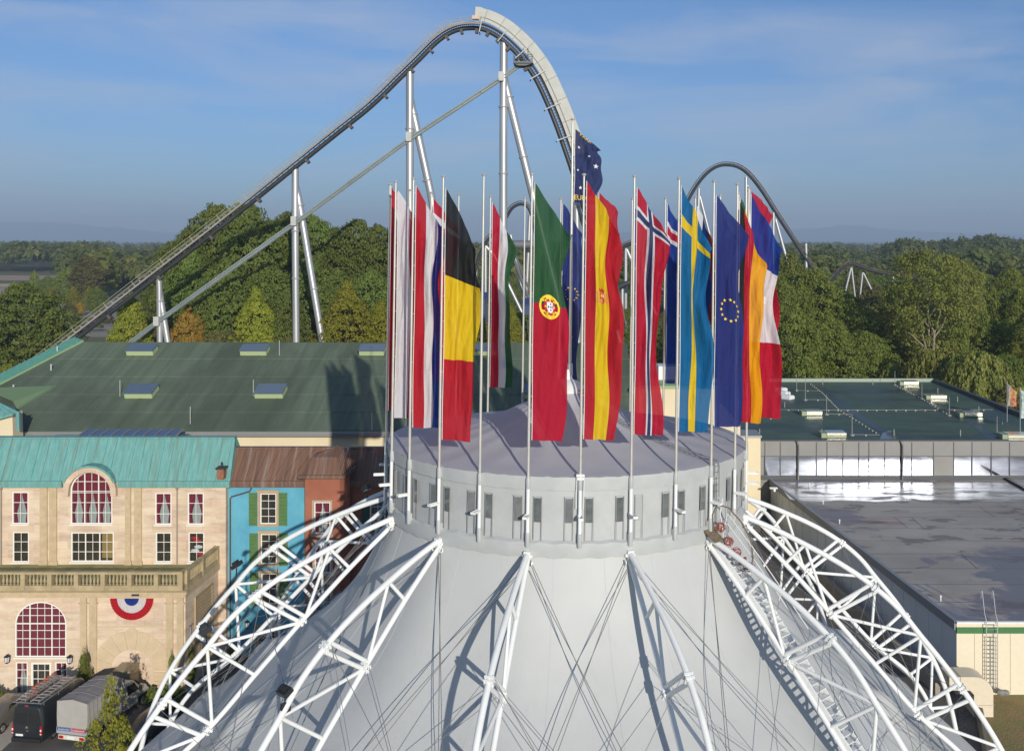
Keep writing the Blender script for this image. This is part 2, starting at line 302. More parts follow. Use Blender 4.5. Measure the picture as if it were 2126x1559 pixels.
# ---- flag poles
PR = 9.02
def l_at(i, py, r=PR):                            # level of photo row py on pole i
    a = az(i); l = -5.
    for k in range(20):
        p = T(r, a, l); l += (Z_(py, p.y) - p.z)
    return l
for i in range(NP):
    front = 180 < math.degrees(az(i)) % 360 < 345
    lab = {0: 'leftmost front flag pole, carrying the white and red flag', 1: 'flag pole carrying the red white and blue striped flag on the left', 2: 'flag pole carrying the black yellow red banner',
           3: 'bare front flag pole between the black yellow red banner and the green red one', 4: 'front flag pole carrying the green and red banner with a shield', 5: 'front flag pole with a white box at the rim, carrying the red yellow red banner',
           6: 'front flag pole carrying the red banner with a navy and white cross', 7: 'front flag pole carrying the blue banner with a yellow cross', 8: 'front flag pole carrying the dark blue star circle banner on the right',
           9: 'flag pole carrying the black red gold striped banner', 10: 'rightmost flag pole carrying the blue white red banner', 11: 'flag pole at the far right rear carrying the plain red flag', 12: 'rear flag pole with the small green topped flag behind the black red gold one',
           13: 'rear flag pole behind the dark blue star banner on the right', 14: 'rear flag pole carrying the white blue red striped flag', 15: 'rear flag pole carrying the blue flag with a red and white cross', 16: 'rear flag pole carrying the narrow blue and white flag',
           17: 'rear flag pole hidden behind the red yellow red banner', 18: 'rear flag pole carrying the dark blue star flag behind the green red banner', 19: 'bare rear flag pole just left of the green red banner', 20: 'rear flag pole carrying the red white green flag',
           21: 'bare rear flag pole seen through the black cloth', 22: 'rear flag pole carrying the red flag with a white cross', 23: 'rear flag pole on the left with the blue and white flag', 24: 'rear flag pole on the far left with the plain red flag', 25: 'outermost left flag pole with the dark red flag'}[i]
    a = az(i)
    root = thing('flag_pole', T(PR, a, -12.9), lab, 'flagpole', 'flagpoles around the tent drum')
    b = MB(); b.path([T(PR, a, l) for l in (-10.1, -6, -2, 2.5)], [.062, .058, .05, .042], 10)
    part('shaft', b, m_pole, root)
    b = MB(); b.lathe(T(PR, a, 2.5), [(.001, 0), (.05, .0), (.095, .05), (.10, .08), (.06, .115), (.001, .125)], 12)
    part('finial', b, m_pole, root)
    b = MB(); b.path([T(PR, a, l) for l in (-12.35, -10.55)], .078, 12)
    part('sleeve', b, m_white, root)
    b = MB()
    for ls, lc in (((-12.95, -12.9, -12.4, -12.33), -12.65), ((-10.58, -10.5, -10.12, -10.06), -10.3)):
        b = MB(); b.path([T(PR - .01, a, l) for l in ls], [.075, .1, .1, .08], 12); b.obox(T(PR - .08, a, lc), (T(.1, a, 0) - T(0, a, 0)), (T(0, a, 0, .09) - T(0, a, 0)), (0, 0, .17)); part('cloth_wrap', b, m_drum, root)
    b = MB(); lb = -11.62; dv = T(1, a, 0) - T(0, a, 0); tv = T(0, a, 0, 1) - T(0, a, 0); dv.z = 0
    for q in (-.085, .085): b.bar(T(PR, a, lb, q), T(PR + .58, a, lb, q), .03, .09)
    b.bar(T(PR + .57, a, lb, -.1), T(PR + .57, a, lb, .1), .03, .09); b.bar(T(PR + .08, a, lb - .055, 0), T(PR + .56, a, lb - .055, 0), .16, .012)
    part('bracket', b, m_white, root, smooth=False)
    if i == 5:
        b = MB(); b.obox(T(PR, a, -9.93), dv * .1, tv * .17, (0, 0, .05)); b.obox(T(PR, a, -10.06), dv * .1, tv * .14, (0, 0, .05))
        for q in (-.15, .15): b.tube(T(PR + .06, a, -10, q), T(PR + .06, a, -11.3, q), .016, n=6)
        part('rim_frame', b, m_white, root)
a = 0.0
root = thing('flag_pole', T(.08, a, -7), 'tall central flag pole rising from the tent crown', 'flagpole')
b = MB(); b.path([T(.08, a, l) for l in (-6.9, -2, 3, 6.05)], [.085, .08, .065, .05], 10); part('shaft', b, m_pole, root)
b = MB(); b.lathe(T(.08, a, 6.05), [(.001, 0), (.07, .0), (.11, .05), (.11, .08), (.06, .115), (.001, .125)], 12); part('finial', b, m_pole, root)
b = MB(); b.path([T(.08, a, l) for l in (-6.9, -6.3)], [.16, .14], 12); part('base_sleeve', b, m_steel, root)
b = MB(); b.path([T(.08, a, l) for l in (-5.0, -4.92)], .11, 12); part('collar', b, m_steel, root)

# ---- flags
FC = {k: cloth('flag_' + k, c) for k, c in dict(red=(.52, .008, .035), scarlet=(.52, .016, .030), darkred=(.38, .012, .02), green=(.030, .115, .045), yellow=(.86, .60, .015), gold=(.88, .40, .004), navy=(.022, .038, .20),
      blue=(.012, .05, .30), midblue=(.006, .15, .36), white=(.78, .77, .79), black=(.018, .019, .021), ink=(.03, .04, .14)).items()}
m_gold = M('emblem_gold', (.84, .58, .03), .7); m_ered = M('emblem_red', (.5, .02, .03), .7); m_ewhite = M('emblem_white', (.78, .78, .78), .7); m_eblue = M('emblem_blue', (.02, .07, .28), .7); m_epink = M('emblem_orange', (.62, .22, .06), .7)
def text_polys(s, size, font_shear=0):
    cu = bpy.data.curves.new('lettering', 'FONT'); cu.body = s; cu.size = size; cu.align_x = 'CENTER'; cu.align_y = 'CENTER'; cu.resolution_u = 3; cu.shear = font_shear
    o = bpy.data.objects.new('lettering', cu); COL.objects.link(o); dg = bpy.context.evaluated_depsgraph_get(); dg.update(); me = bpy.data.meshes.new_from_object(o.evaluated_get(dg))
    r = [[(me.vertices[k].co.x, me.vertices[k].co.y) for k in p.vertices] for p in me.polygons]
    bpy.data.objects.remove(o); bpy.data.curves.remove(cu); bpy.data.meshes.remove(me); return r
def star(cx, cy, r, n=5): return [(cx + (r if k % 2 == 0 else r * .4) * math.sin(math.pi * k / n), cy + (r if k % 2 == 0 else r * .4) * math.cos(math.pi * k / n)) for k in range(2 * n)]
def disc(cx, cy, rx, ry, n=20): return [(cx + rx * math.cos(2 * math.pi * k / n), cy + ry * math.sin(2 * math.pi * k / n)) for k in range(n)]
def ring(cx, cy, rx, ry, k_, n=28):
    o = disc(cx, cy, rx, ry, n); q = disc(cx, cy, rx * k_, ry * k_, n); return [[o[i], o[(i + 1) % n], q[(i + 1) % n], q[i]] for i in range(n)]
def rc(x0, x1, y0, y1): return [(x0, y0), (x1, y0), (x1, y1), (x0, y1)]
def clip(pl, ax, v, sgn):                         # keep the part of a polygon on one side of a line
    o = []
    for p, q in zip(pl, pl[1:] + pl[:1]):
        a_, b_ = (p[ax] - v) * sgn, (q[ax] - v) * sgn
        if a_ >= 0: o.append(p)
        if a_ * b_ < 0: f = a_ / (a_ - b_); o.append((p[0] + (q[0] - p[0]) * f, p[1] + (q[1] - p[1]) * f))
    return o
def dice(pl, st):                                 # cut a flat shape into small pieces so that it follows the folds
    pl = list(pl); r_ = [pl]
    for ax, s_ in ((0, st), (1, st * 1.6)):
        n_ = []
        for q in r_:
            lo_, hi_ = min(p[ax] for p in q), max(p[ax] for p in q); k = max(1, math.ceil((hi_ - lo_) / s_))
            for j in range(k):
                c_ = clip(clip(q, ax, lo_ + (hi_ - lo_) * j / k, 1), ax, lo_ + (hi_ - lo_) * (j + 1) / k, -1) if k > 1 else q
                if len(c_) > 2: n_.append(c_)
        r_ = n_
    return r_
def flag(i, yt, yb, W, wind, cols, pick, label, seed, drop=2.0, UB=(), VB=(), emblem=None, name='flag', rope=True, fold=.16, hoist=None):
    r0 = PR if i is not None else .08; a = az(i) if i is not None else 0.
    lt, lb = (l_at(i, yt), l_at(i, yb)) if i is not None else ((PY - yt) * TD / F, (PY - yb) * TD / F)
    wd = Vector((math.cos(rad(wind)), math.sin(rad(wind)), 0)); nv = Vector((wd.y, -wd.x, 0)); H = lt - lb; rn = random.Random(seed * 77 + 5)
    p1, p2, p3, p4 = [rn.random() for _ in range(4)]; k1 = .85 + .5 * rn.random()
    def P(u, v, off=0.):
        l = lt + (lb - lt) * v - u ** 1.1 * drop * (1 - v) ** 4 - u * (.07 + .10 * p1)
        q = T(r0, a, lt + (lb - lt) * v) + wd * (.13 + .02 * math.sin(9 * v + 6 * p2) * v); q.z += l - (lt + (lb - lt) * v)
        s_ = W * u * (1 - .10 * (1 - v) * (1 - u)) + .09 * W * u * u * math.sin(2 * math.pi * (1.15 * v + p3)) + .05 * W * u * math.sin(2 * math.pi * (2.6 * v + p4)) - .12 * W * u * v * p2
        A = fold * (.55 + .75 * math.sin(math.pi * min(1, .15 + v * .9))) * min(1, u * 2.6)
        d = A * math.sin(2 * math.pi * (k1 * u + .55 * v + p1)) + .42 * A * math.sin(2 * math.pi * (2.3 * u - 1.5 * v + p2)) + .22 * A * math.sin(2 * math.pi * (4.1 * u + 2.9 * v + p4)) + .16 * u * u * math.sin(2 * math.pi * (1.4 * v + p3)) + .10 * u * math.sin(5.1 * v + 6 * p1)
        return q + wd * s_ + nv * (d + off)
    us = sorted(set([round(k / 28, 4) for k in range(29)] + list(UB))); vs = sorted(set([round(k / 64, 4) for k in range(65)] + list(VB)))
    b = MB(); b.grid([[P(u, v) for u in us] for v in vs], mi=lambda r_, c_: pick((us[c_] + us[c_ + 1]) / 2, (vs[r_] + vs[r_ + 1]) / 2))
    root = thing(name, P(0, 1), label, 'flag', 'flags around the tent drum' if i is not None else None)
    fab = part('cloth', b, [FC[c] for c in cols], root, ang=180)
    if rope:
        b = MB(); b.path([P(0, v) - wd * .012 for v in [k / 24 for k in range(25)]], .016, 5)
        for k in range(10): q = P(0, (k + .3) / 10); b.tube(q, q - wd * .12, .008, n=4)
        part('hoist_rope', b, m_rope, root)
    if emblem:
        uc, vc, shapes = emblem
        for nm, polys, mt, off in shapes:
            b = MB()
            for pl0 in polys:
                for pl in dice(pl0, .06): b.poly([P(min(.995, max(.005, uc + x / W)), vc - y / H, off) for x, y in pl])
            part(nm, b, mt, fab, smooth=False)
    return root
def vcols(brk): return lambda u, v: sum(u > k for k in brk)
def hcols(brk): return lambda u, v: sum(v > k for k in brk)
stars = lambda R, s_: [star(R * math.sin(k * math.pi / 6), 1.12 * R * math.cos(k * math.pi / 6), s_) for k in range(12)]
def estar(uc, vc, R, s_): return (uc, vc, [('star_circle', stars(R, s_), m_gold, .025)])
flag(0, 397, 868, 1.12, 24, ['white', 'red'], vcols([.56]), 'white flag with a red right edge, leftmost large flag', 1, 1.6, [.56])
flag(1, 386, 888, 1.34, 20, ['scarlet', 'white', 'blue'], vcols([.36, .68]), 'large flag with upright red, white and blue stripes, left of the black yellow red banner', 2, 2.3, [.36, .68])
flag(2, 391, 913, 1.42, 16, ['black', 'yellow', 'scarlet'], hcols([.345, .68]), 'banner of black over yellow over red bands', 3, 2.5, [], [.345, .68])
por = [('armillary_ring', ring(0, 0, .46, .54, .82) + ring(0, 0, .25, .52, .74) + [rc(-.42, .42, -.26, -.18), rc(-.42, .42, .2, .28), rc(-.05, .05, .3, .5)], m_gold, .02),
       ('shield', [[(-.25, .32), (-.25, -.12), (-.17, -.3), (0, -.38), (.17, -.3), (.25, -.12), (.25, .32)]], m_ered, .03),
       ('inner_shield', [[(-.15, .21), (-.15, -.1), (-.1, -.22), (0, -.27), (.1, -.22), (.15, -.1), (.15, .21)]], m_ewhite, .04),
       ('castle', [rc(x - .035, x + .035, y - .04, y + .04) for x, y in ((-.2, .26), (0, .265), (.2, .26), (-.2, 0), (.2, 0), (-.13, -.26), (.13, -.26))], m_gold, .045),
       ('blue_dots', [disc(x, y, .03, .045, 8) for x, y in ((0, .13), (0, 0), (0, -.13), (-.085, 0), (.085, 0))], m_eblue, .05)]
flag(4, 379, 914, 1.52, 14, ['green', 'red'], hcols([.465]), 'tall banner of green over red with a round yellow shield emblem', 4, 2.2, [], [.465], (.48, .472, por), fold=.10)
spa = [('pillars', [rc(-.27, -.2, -.24, .18), rc(.2, .27, -.24, .18), rc(-.29, -.18, .18, .23), rc(.18, .29, .18, .23)], m_epink, .02),
       ('crown', [[(-.16, .24), (.16, .24), (.2, .42), (.1, .34), (0, .46), (-.1, .34), (-.2, .42)]], m_ered, .025),
       ('shield', [[(-.16, .2), (-.16, -.18), (0, -.28), (.16, -.18), (.16, .2)]], m_ered, .025), ('white_quarter', [rc(.01, .13, .0, .17)], m_ewhite, .035),
       ('castle', [rc(-.12, -.02, .02, .15)], m_gold, .035), ('orange_quarter', [disc(-.08, -.14, .09, .11, 10)], m_epink, .035)]
flag(5, 376, 912, 1.48, 16, ['scarlet', 'yellow', 'scarlet'], vcols([.28, .70]), 'banner with upright red, yellow and red stripes and a small crest', 5, 2.1, [.28, .70], [], (.49, .44, spa))
def nordic(c, bw, iw, vc, hw, hi):                # pick for a hanging cross flag: field 0, outer cross 1, inner cross 2
    def f(u, v):
        if abs(u - c) < iw or abs(v - vc) < hi: return 2
        if abs(u - c) < bw or abs(v - vc) < hw: return 1
        return 0
    return f, [c - bw, c - iw, c + iw, c + bw], [vc - hw, vc - hi, vc + hi, vc + hw]
f_, ub, vb = nordic(.5, .105, .055, .105, .030, .015); flag(6, 389, 902, 1.2, 14, ['red', 'white', 'ink'], f_, 'red banner with a navy and white cross', 6, 1.8, ub, vb)
f_, ub, vb = nordic(.46, .10, .05, .14, .026, .012); flag(7, 386, 896, 1.36, 18, ['midblue', 'yellow', 'yellow'], f_, 'blue banner with a yellow cross', 7, 2.6, ub, vb)
flag(8, 405, 886, 1.42, 18, ['navy'], lambda u, v: 0, 'dark blue banner with a circle of yellow stars, front right', 8, 1.7, emblem=estar(.52, .49, .44, .085), fold=.08)
flag(9, 418, 876, 1.24, 20, ['black', 'red', 'gold'], vcols([.2, .58]), 'banner with upright black, red and gold stripes', 9, 2.6, [.2, .58])
flag(10, 404, 866, 1.42, 10, ['blue', 'white', 'red'], hcols([.30, .66]), 'rightmost banner of blue over white over red bands', 10, 2.6, [], [.30, .66], (.62, .46, [('white_square', [rc(-.12, .12, -.2, .2)], m_ewhite, .02)]))
flag(11, 396, 800, 1.4, 22, ['red'], lambda u, v: 0, 'plain red flag behind the rightmost banner', 11, 1.1)
flag(12, 412, 800, 1.1, 30, ['green', 'yellow', 'red'], vcols([.3, .6]), 'green edged flag behind the black red gold banner', 12, 1.8, [.3, .6])
flag(13, 440, 800, 1.0, 30, ['red', 'white'], lambda u, v: 1 if abs(v - .08) < .02 else 0, 'red flag with a white bar, behind the star circle banner on the right', 13, 1.6, [], [.06, .10])
flag(14, 428, 806, 1.2, 22, ['white', 'blue', 'darkred'], vcols([.3, .66]), 'flag with upright white, blue and red stripes behind the yellow cross banner', 14, 2.2, [.3, .66])
f_, ub, vb = nordic(.72, .12, .06, .15, .05, .024); flag(15, 422, 796, 1.1, 22, ['blue', 'white', 'red'], f_, 'blue flag with a white edged red cross', 15, 1.9, ub, vb)
flag(16, 430, 790, 1.0, 24, ['blue', 'white'], vcols([.16]), 'narrow blue and white flag behind the navy cross banner', 16, 1.4, [.16])
flag(17, 400, 780, 1.5, 26, ['scarlet'], lambda u, v: 0, 'red flag showing above and behind the red yellow red banner', 17, 1.1)
flag(18, 422, 794, 1.3, 18, ['navy'], lambda u, v: 0, 'dark blue banner with a circle of yellow stars, behind the central pole', 18, 1.8, emblem=estar(.5, .50, .36, .065))
flag(20, 421, 804, 1.22, 16, ['red', 'white', 'green'], vcols([.38, .70]), 'flag with upright red, white and green stripes', 20, 2.4, [.38, .70])
f_, ub, vb = nordic(2., .1, .05, .10, .022, .011); flag(22, 412, 790, 1.3, 20, ['red', 'white', 'white'], f_, 'red flag with a white cross bar, seen through the black cloth', 22, 1.5, [], vb)
flag(23, 440, 800, .9, 22, ['white', 'blue'], vcols([.35]), 'blue and white flag tucked behind the white and red one', 23, 1.3, [.35])
flag(24, 400, 805, 1.1, 30, ['red'], lambda u, v: 0, 'red flag behind the white and red one on the left', 24, 1.8)
flag(25, 384, 853, .8, 72, ['white', 'red', 'darkred'], lambda u, v: (1 if u < .5 else 0) if v < .2 else 2, 'dark red flag seen edge on at the far left', 25, 1.2, [.5], [.2])
txt = [[(x, y - 1.62) for x, y in p] for p in text_polys('EUROPA', .36)]
arc = [[(x - .1, y + 1.78) for x, y in p] for p in text_polys('PARK', .26)]
flag(None, 268, 420, 1.34, 4, ['ink'], lambda u, v: 0, 'dark navy flag with white stars and gold letters on the tall central pole', 33, 1.0,
     emblem=(.5, .5, [('gold_letters', txt + arc, m_gold, .03), ('white_star', [star(.42, .1, .16), star(-.45, 1.0, .09), star(-.5, -.2, .07), star(-.35, -1.1, .1), star(.1, -1.15, .07), star(.05, .62, .08)], m_ewhite, .03)]), name='flag')

# ---- lattice arches
UP = smooth_tab([(8.9, -13.22), (10.4, -13.72), (11.82, -14.3), (13.35, -15.0), (14.8, -15.85), (16.05, -16.85), (17.0, -17.95), (18.0, -19.1), (18.85, -20.2), (19.9, -21.7), (20.8, -23.3), (21.5, -25.2), (22.0, -27.6), (22.2, -31)], 52)
LO = [(8.9, -13.5), (10.9, -15.3), (12.85, -17.25), (15.0, -19.5), (16.95, -21.55), (19.05, -23.3), (20.3, -25.2), (21.2, -28), (21.7, -31)]
def up(r): return min(UP, key=lambda q: abs(q[0] - r))
def near(tab, r, l): return min(tab, key=lambda q: (q[0] - r) ** 2 + (q[1] - l) ** 2)
lod = smooth_tab(LO, 80)
arch_names = {0: 'white lattice arch at the left, its foot beside the parked vehicles', 2: 'white lattice arch on the tent left of centre with a dark floodlight', 4: 'white lattice arch facing the viewer under the green and red banner',
              6: 'white lattice arch right of centre on the tent front', 8: 'white lattice arch carrying the stairway on the right', 10: 'outer right white lattice arch reaching the dry grass', 12: 'white lattice arch behind the outer right one, next to the grey flat roof',
              24: 'second white lattice arch from the left, in front of the turquoise house', 22: 'third white lattice arch on the left rear, in front of the brick red house', 14: 'white lattice arch at the right rear of the tent', 16: 'lattice arch behind the tent on the right',
              18: 'lattice arch behind the tent', 20: 'lattice arch behind the tent on the left'}
for i in range(0, 26, 2):
    a = az(i); root = thing('lattice_arch', T(22.0, a, -31), arch_names[i], 'truss', 'lattice arches over the tent')
    pt = lambda q, t=0.: T(q[0], a, q[1], t)
    b = MB(); b.path([pt(q) for q in UP], .125, 12); part('upper_chord', b, m_white, root)
    b = MB(); b.path([pt(q) for q in lod], .11, 12); part('lower_chord', b, m_white, root)
    def dist(p, q): return math.hypot(p[0] - q[0], p[1] - q[1])
    U1, L1 = near(UP, 11.8, -14.3), near(lod, 10.9, -15.3); U2, L2 = near(UP, 14.75, -15.85), near(lod, 12.85, -17.25)
    U2b, L2b = near(UP, 15.05, -16.05), near(lod, 13.15, -17.55); U3, L3 = near(UP, 16.95, -17.9), near(lod, 15.0, -19.5)
    U4, L4 = near(UP, 18.7, -20.0), near(lod, 16.8, -21.4); U4b, L4b = near(UP, 18.95, -20.4), near(lod, 17.1, -21.7); U5, L5 = near(UP, 20.3, -22.4), near(lod, 19.05, -23.3); U6, L6 = near(UP, 21.5, -25.2), near(lod, 20.3, -25.2)
    for p, q, r_ in ((U1, L1, .095), (U1, L2, .085), (U2, L2, .11), (U2b, L2b, .11), (L2b, U3, .09), (U3, L3, .095), (U3, L4, .09), (U4, L4, .11), (U4b, L4b, .11), (L4b, U5, .09), (U5, L5, .095), (U5, L6, .085), (U6, L6, .1)):
        b = MB(); b.tube(pt(p), pt(q), r_ * .85, n=10); part('strut', b, m_white, root)
    for p in (U2, L2, U4, L4):                    # bolted joints
        b = MB(); k = UP if p in UP else lod; j = k.index(p); d = (pt(k[min(j + 1, len(k) - 1)]) - pt(k[j - 1])).normalized(); n_ = (T(0, a, 0, 1) - T(0, a, 0)); q = d.cross(n_)
        c = pt(p) + d * .15
        b.obox(c, d * .04, n_ * .18, q * .16); b.obox(c + d * .16, d * .04, n_ * .18, q * .16)
        for s1 in (-1, 1):
            for s2 in (-1, 1): b.tube(c - d * .1 + n_ * .13 * s1 + q * .1 * s2, c + d * .26 + n_ * .13 * s1 + q * .1 * s2, .024, n=6)
        part('joint_plate', b, m_white, root, smooth=False)
    b = MB(); b.obox(T(8.98, a, -13.3), T(.16, a, 0) - T(0, a, 0), (T(0, a, 0, .13) - T(0, a, 0)), (0, 0, .17)); b.tube(T(9.0, a, -13.35, -.22), T(9.0, a, -13.35, .22), .07, n=8)
    for t in (-.22, .22): b.torus(T(9.05, a, -13.62, t), .09, .03, (0, 0, 1), T(1, a, 0) - T(0, a, 0), 12, 6)
    part('head_hinge', b, m_white, root)
    b = MB()
    for s_ in (-1, 1):                            # stay cables to the neighbouring arches
        a2 = az(i + 2 * s_); e = lambda r, l: T(r, a2, l, -.14 * s_)
        b.tube(T(9.05, a, -13.6, .2 * s_), e(20.3, -25.3), .016, n=5); b.tube(T(9.1, a, -13.9, .12 * s_), e(19.2, -23.6), .016, n=5)
        b.tube(T(14.8, a, -15.95, .15 * s_), e(21.2, -28.0), .013, n=5); b.tube(T(12.9, a, -17.4, .15 * s_), e(19.0, -23.4), .013, n=5); b.tube(T(18.8, a, -20.3, .15 * s_), e(16.9, -21.6), .012, n=5)
    b.tube(T(14.8, a, -16.0, .1), skin(14.2, -20.6, a + .2), .014, n=4); b.tube(T(16.95, a, -21.6, 0), skin(17.6, -23.1, a), .03, n=5)
    part('stay_cable', b, m_cable, root)
# floodlights clamped to arches
def flood(i, r, l, t, lab, sz=.34):
    a = az(i); c = T(r, a, l, t); dv = T(1, a, 0) - T(0, a, 0); tv = T(0, a, 0, 1) - T(0, a, 0); f = (dv * -.5 + Vector((0, 0, -.86))).normalized(); s_ = tv.normalized(); n_ = f.cross(s_)
    root = thing('floodlight', c, lab, 'floodlight', 'floodlights on the arches')
    b = MB(); b.obox(c, s_ * sz, n_ * sz * .72, f * .10); b.obox(c - f * .15, s_ * sz * .6, n_ * sz * .4, f * .07); part('housing', b, m_black, root, smooth=False)
    b = MB(); b.obox(c + f * .105, s_ * sz * .9, n_ * sz * .6, f * .006); part('lens', b, M('lamp_glass', (.5, .5, .5), .1), root, smooth=False)
    q = up(r); b = MB(); b.bar(c, T(q[0], a, q[1]), .06, .04); b.obox(T(q[0], a, q[1]), dv * .2, tv * .05, (0, 0, .2)); part('clamp', b, m_black, root, smooth=False)
flood(24, 16.9, -16.9, .15, 'dark floodlight on the second arch, against the turquoise wall', .3); flood(0, 17.1, -17.1, .2, 'dark floodlight on the left arch beside the roller shutter')
flood(2, 16.75, -17.1, -.1, 'dark floodlight on the arch left of centre, above its own shadow', .27); flood(22, 13.2, -14.3, .3, 'floodlight on the rear left arch, before the red house', .28)

# ---- stairway, access ladder, cables and hose on the right
a = az(8); tv = (T(0, a, 0, 1) - T(0, a, 0))
root = thing('stairway', T(20, a, -25), 'white steel stairway climbing the tent beside the right hand arch', 'stairs')
for t in (.16, .86):
    b = MB(); b.path([T(r, a, l + .12, t) for r, l in lod[1:66]], .02, 4)
    pts = [T(r, a, l + .12, t) for r, l in lod[1:66]]
    for p, q in zip(pts[::4], pts[4::4]): b.bar(p, q + (q - p) * .02, .05, .26)
    part('stringer', b, m_white, root, smooth=False)
rl = [lod[k] for k in range(1, 66)]; steps = []
for k in range(64):
    s_ = k / 63 * 63; j = int(s_); f = s_ - j; p, q = rl[j], rl[min(j + 1, 64)]; steps.append((p[0] + (q[0] - p[0]) * f, p[1] + (q[1] - p[1]) * f))
for r, l in steps:
    b = MB(); b.obox(T(r + .06, a, l + .2, .51), (T(.12, a, 0) - T(0, a, 0)), tv * .35, (0, 0, .02)); part('tread', b, m_white, root, smooth=False)
b = MB()
for dl in (1.05, .6): b.path([T(r + .25, a, l + .3 + dl, .9) for r, l in rl], .022, 6)
for r, l in rl[::7]: b.tube(T(r, a, l + .15, .9), T(r + .25, a, l + 1.35, .9), .02, n=6)
b.path([T(8.95, a, -11.9, .9), T(9.1, a, -11.6, .75), T(9.2, a, -12.2, .45), T(9.4, a, -12.9, .4)], .022, 6)
part('handrail', b, m_white, root)
root = thing('roof_ladder', T(8.95, az(8), -11.5, .45), 'dark rung ladder running down the cone roof and over the drum edge', 'ladder')
a0 = az(8) + .045; lad = [(r, l + .13) for r, l in cone][::-1]; lad = [q for q in lad if q[0] < 8.9] + [(8.99, -9.9), (9.05, -10.1), (9.05, -11.5)]
b = MB()
for t in (-.17, .17): b.path([T(r, a0, l, t) for r, l in lad], .02, 6)
part('rail', b, m_cable, root)
for (p, q) in zip(lad, lad[1:]):
    n_ = max(1, int(math.dist(p, q) / .28))
    for k in range(n_):
        r, l = p[0] + (q[0] - p[0]) * k / n_, p[1] + (q[1] - p[1]) * k / n_; b = MB(); b.tube(T(r, a0, l, -.17), T(r, a0, l, .17), .014, n=5); part('rung', b, m_cable, root)
m_redc = M('red_cable', (.26, .025, .015), .6, c2=(.36, .10, .06), vs=9); m_hose = M('brown_hose', (.14, .10, .06), .6); m_plank = M('old_plank', (.22, .17, .11), .8, var=.4, vs=6)
for k, (r, l, t, lab) in enumerate(((9.35, -12.75, .32, 'uppermost red cable coil beside the pole sleeve'), (9.75, -13.3, .34, 'second red cable coil, below the uppermost one'), (10.1, -13.72, .38, 'middle red cable coil at the head of the stairway'), (10.4, -14.05, .48, 'fourth red cable coil, next to the lowest'), (10.62, -14.3, .66, 'lowest red cable coil on the stairway'))):
    rn = random.Random(k); b = MB(); c = T(r, a, l, t)
    for j in range(9):
        u = Vector((rn.uniform(-1, 1), rn.uniform(-1, .3), rn.uniform(-.4, 1))).normalized(); v = u.orthogonal().normalized(); v = (v + u.cross(v) * rn.uniform(-2, 2)).normalized()
        b.torus(c + Vector((rn.uniform(-.05, .05), rn.uniform(-.05, .05), rn.uniform(-.05, .05))), rn.uniform(.13, .22), .014, u, v, 16, 4)
    single('cable_coil', b, m_redc, lab, 'cable coil', 'red cable coils at the top of the stairway')
b = MB(); b.path([T(9.15, a, -13.1, .05), T(9.1, a, -12.2, .0), T(9.2, a, -11.75, .25), T(9.55, a, -11.9, .6), T(10.1, a, -12.5, .85), T(10.5, a, -13.2, .95), T(10.7, a, -13.9, .85), T(10.7, a, -14.3, .7)], .035, 7)
single('hose_loop', b, m_hose, 'stiff brown hose standing in a loop over the red cable coils', 'hose')
b = MB(); b.obox(T(9.25, a, -13.05, -.05), T(.3, a, -.2) - T(0, a, 0), tv * .35, (0, 0, .02)); single('plank', b, m_plank, 'weathered plank at the head of the stairway', 'plank')
# ------------------------------------------------------------------ roller coaster
def spline(pts, n):
    return [Vector(q) for q in smooth_tab([tuple(p) for p in pts], n)]
def offset(pts, d, y=0.):                          # move a side-on curve along its outward normal
    o = []
    for i, p in enumerate(pts):
        t = (pts[min(i + 1, len(pts) - 1)] - pts[max(i - 1, 0)]); n = Vector((-t.z, 0, t.x)).normalized(); o.append(p + n * d + Vector((0, y, 0)))
    return o
def ribbon(b, lo, hi, th, mi=0):
    for p, q, r_, s_ in zip(lo, lo[1:], hi, hi[1:]): b.ext([p, q, s_, r_], (0, th, 0), mi)
def sub(pts, k): return pts[::k] + ([pts[-1]] if (len(pts) - 1) % k else [])
m_ladder = M('track_rung', (.16, .15, .145), .6)
m_panel = M('pale_panel', (.50, .50, .455), .55, var=.12, vs=.5)
m_yellowrail = M('weathered_rail', (.40, .39, .28), .6, .2)
m_bracket = M('rusty_bracket', (.085, .07, .07), .7)
YC = 192.
def P(px, py, Y=YC): return at(px, py, Y)
root = thing('roller_coaster', P(613, 826), 'huge steel roller coaster lift hill with silver columns and a white sided drop', 'roller coaster')
path = spline([P(*q) for q in ((20, 812), (67, 775), (130, 726), (235, 645), (330, 571), (430, 494), (520, 423), (613, 348), (700, 278), (770, 222), (830, 164), (870, 125), (905, 90), (935, 69), (965, 60), (1000, 61), (1032, 76), (1062, 101), (1088, 130), (1112, 165), (1135, 213), (1155, 262), (1172, 310), (1188, 357), (1205, 410), (1225, 470), (1250, 540), (1275, 610), (1290, 680))], 232)
n_top = min(range(len(path)), key=lambda k: (path[k] - P(990, 60)).length)
n_drop = min(range(len(path)), key=lambda k: (path[k] - P(1110, 163)).length)
b = MB(); b.path(path, .45, 12); part('spine', b, m_dark, root)
for y in (-.65, .65):
    b = MB(); b.path(offset(path, .95, y), .14, 7); part('rail', b, m_rust, root)
b = MB(); o1 = offset(path, .9, -.65); o2 = offset(path, .9, .65); o0 = offset(path, .3)
for k in range(0, len(path), 1): b.bar(o1[k], o2[k], .25, .1); b.tube(o0[k], o1[k], .06, n=4)
part('ties', b, m_ladder, root)
lift = path[:n_top + 3]
b = MB(); c0 = offset(lift, .75, -1.9); c1 = offset(lift, .75, -1.0)
for p, q, r_, s_ in zip(c0, c0[1:], c1, c1[1:]): b.ext([p, q, s_, r_], (0, 0, -.12))
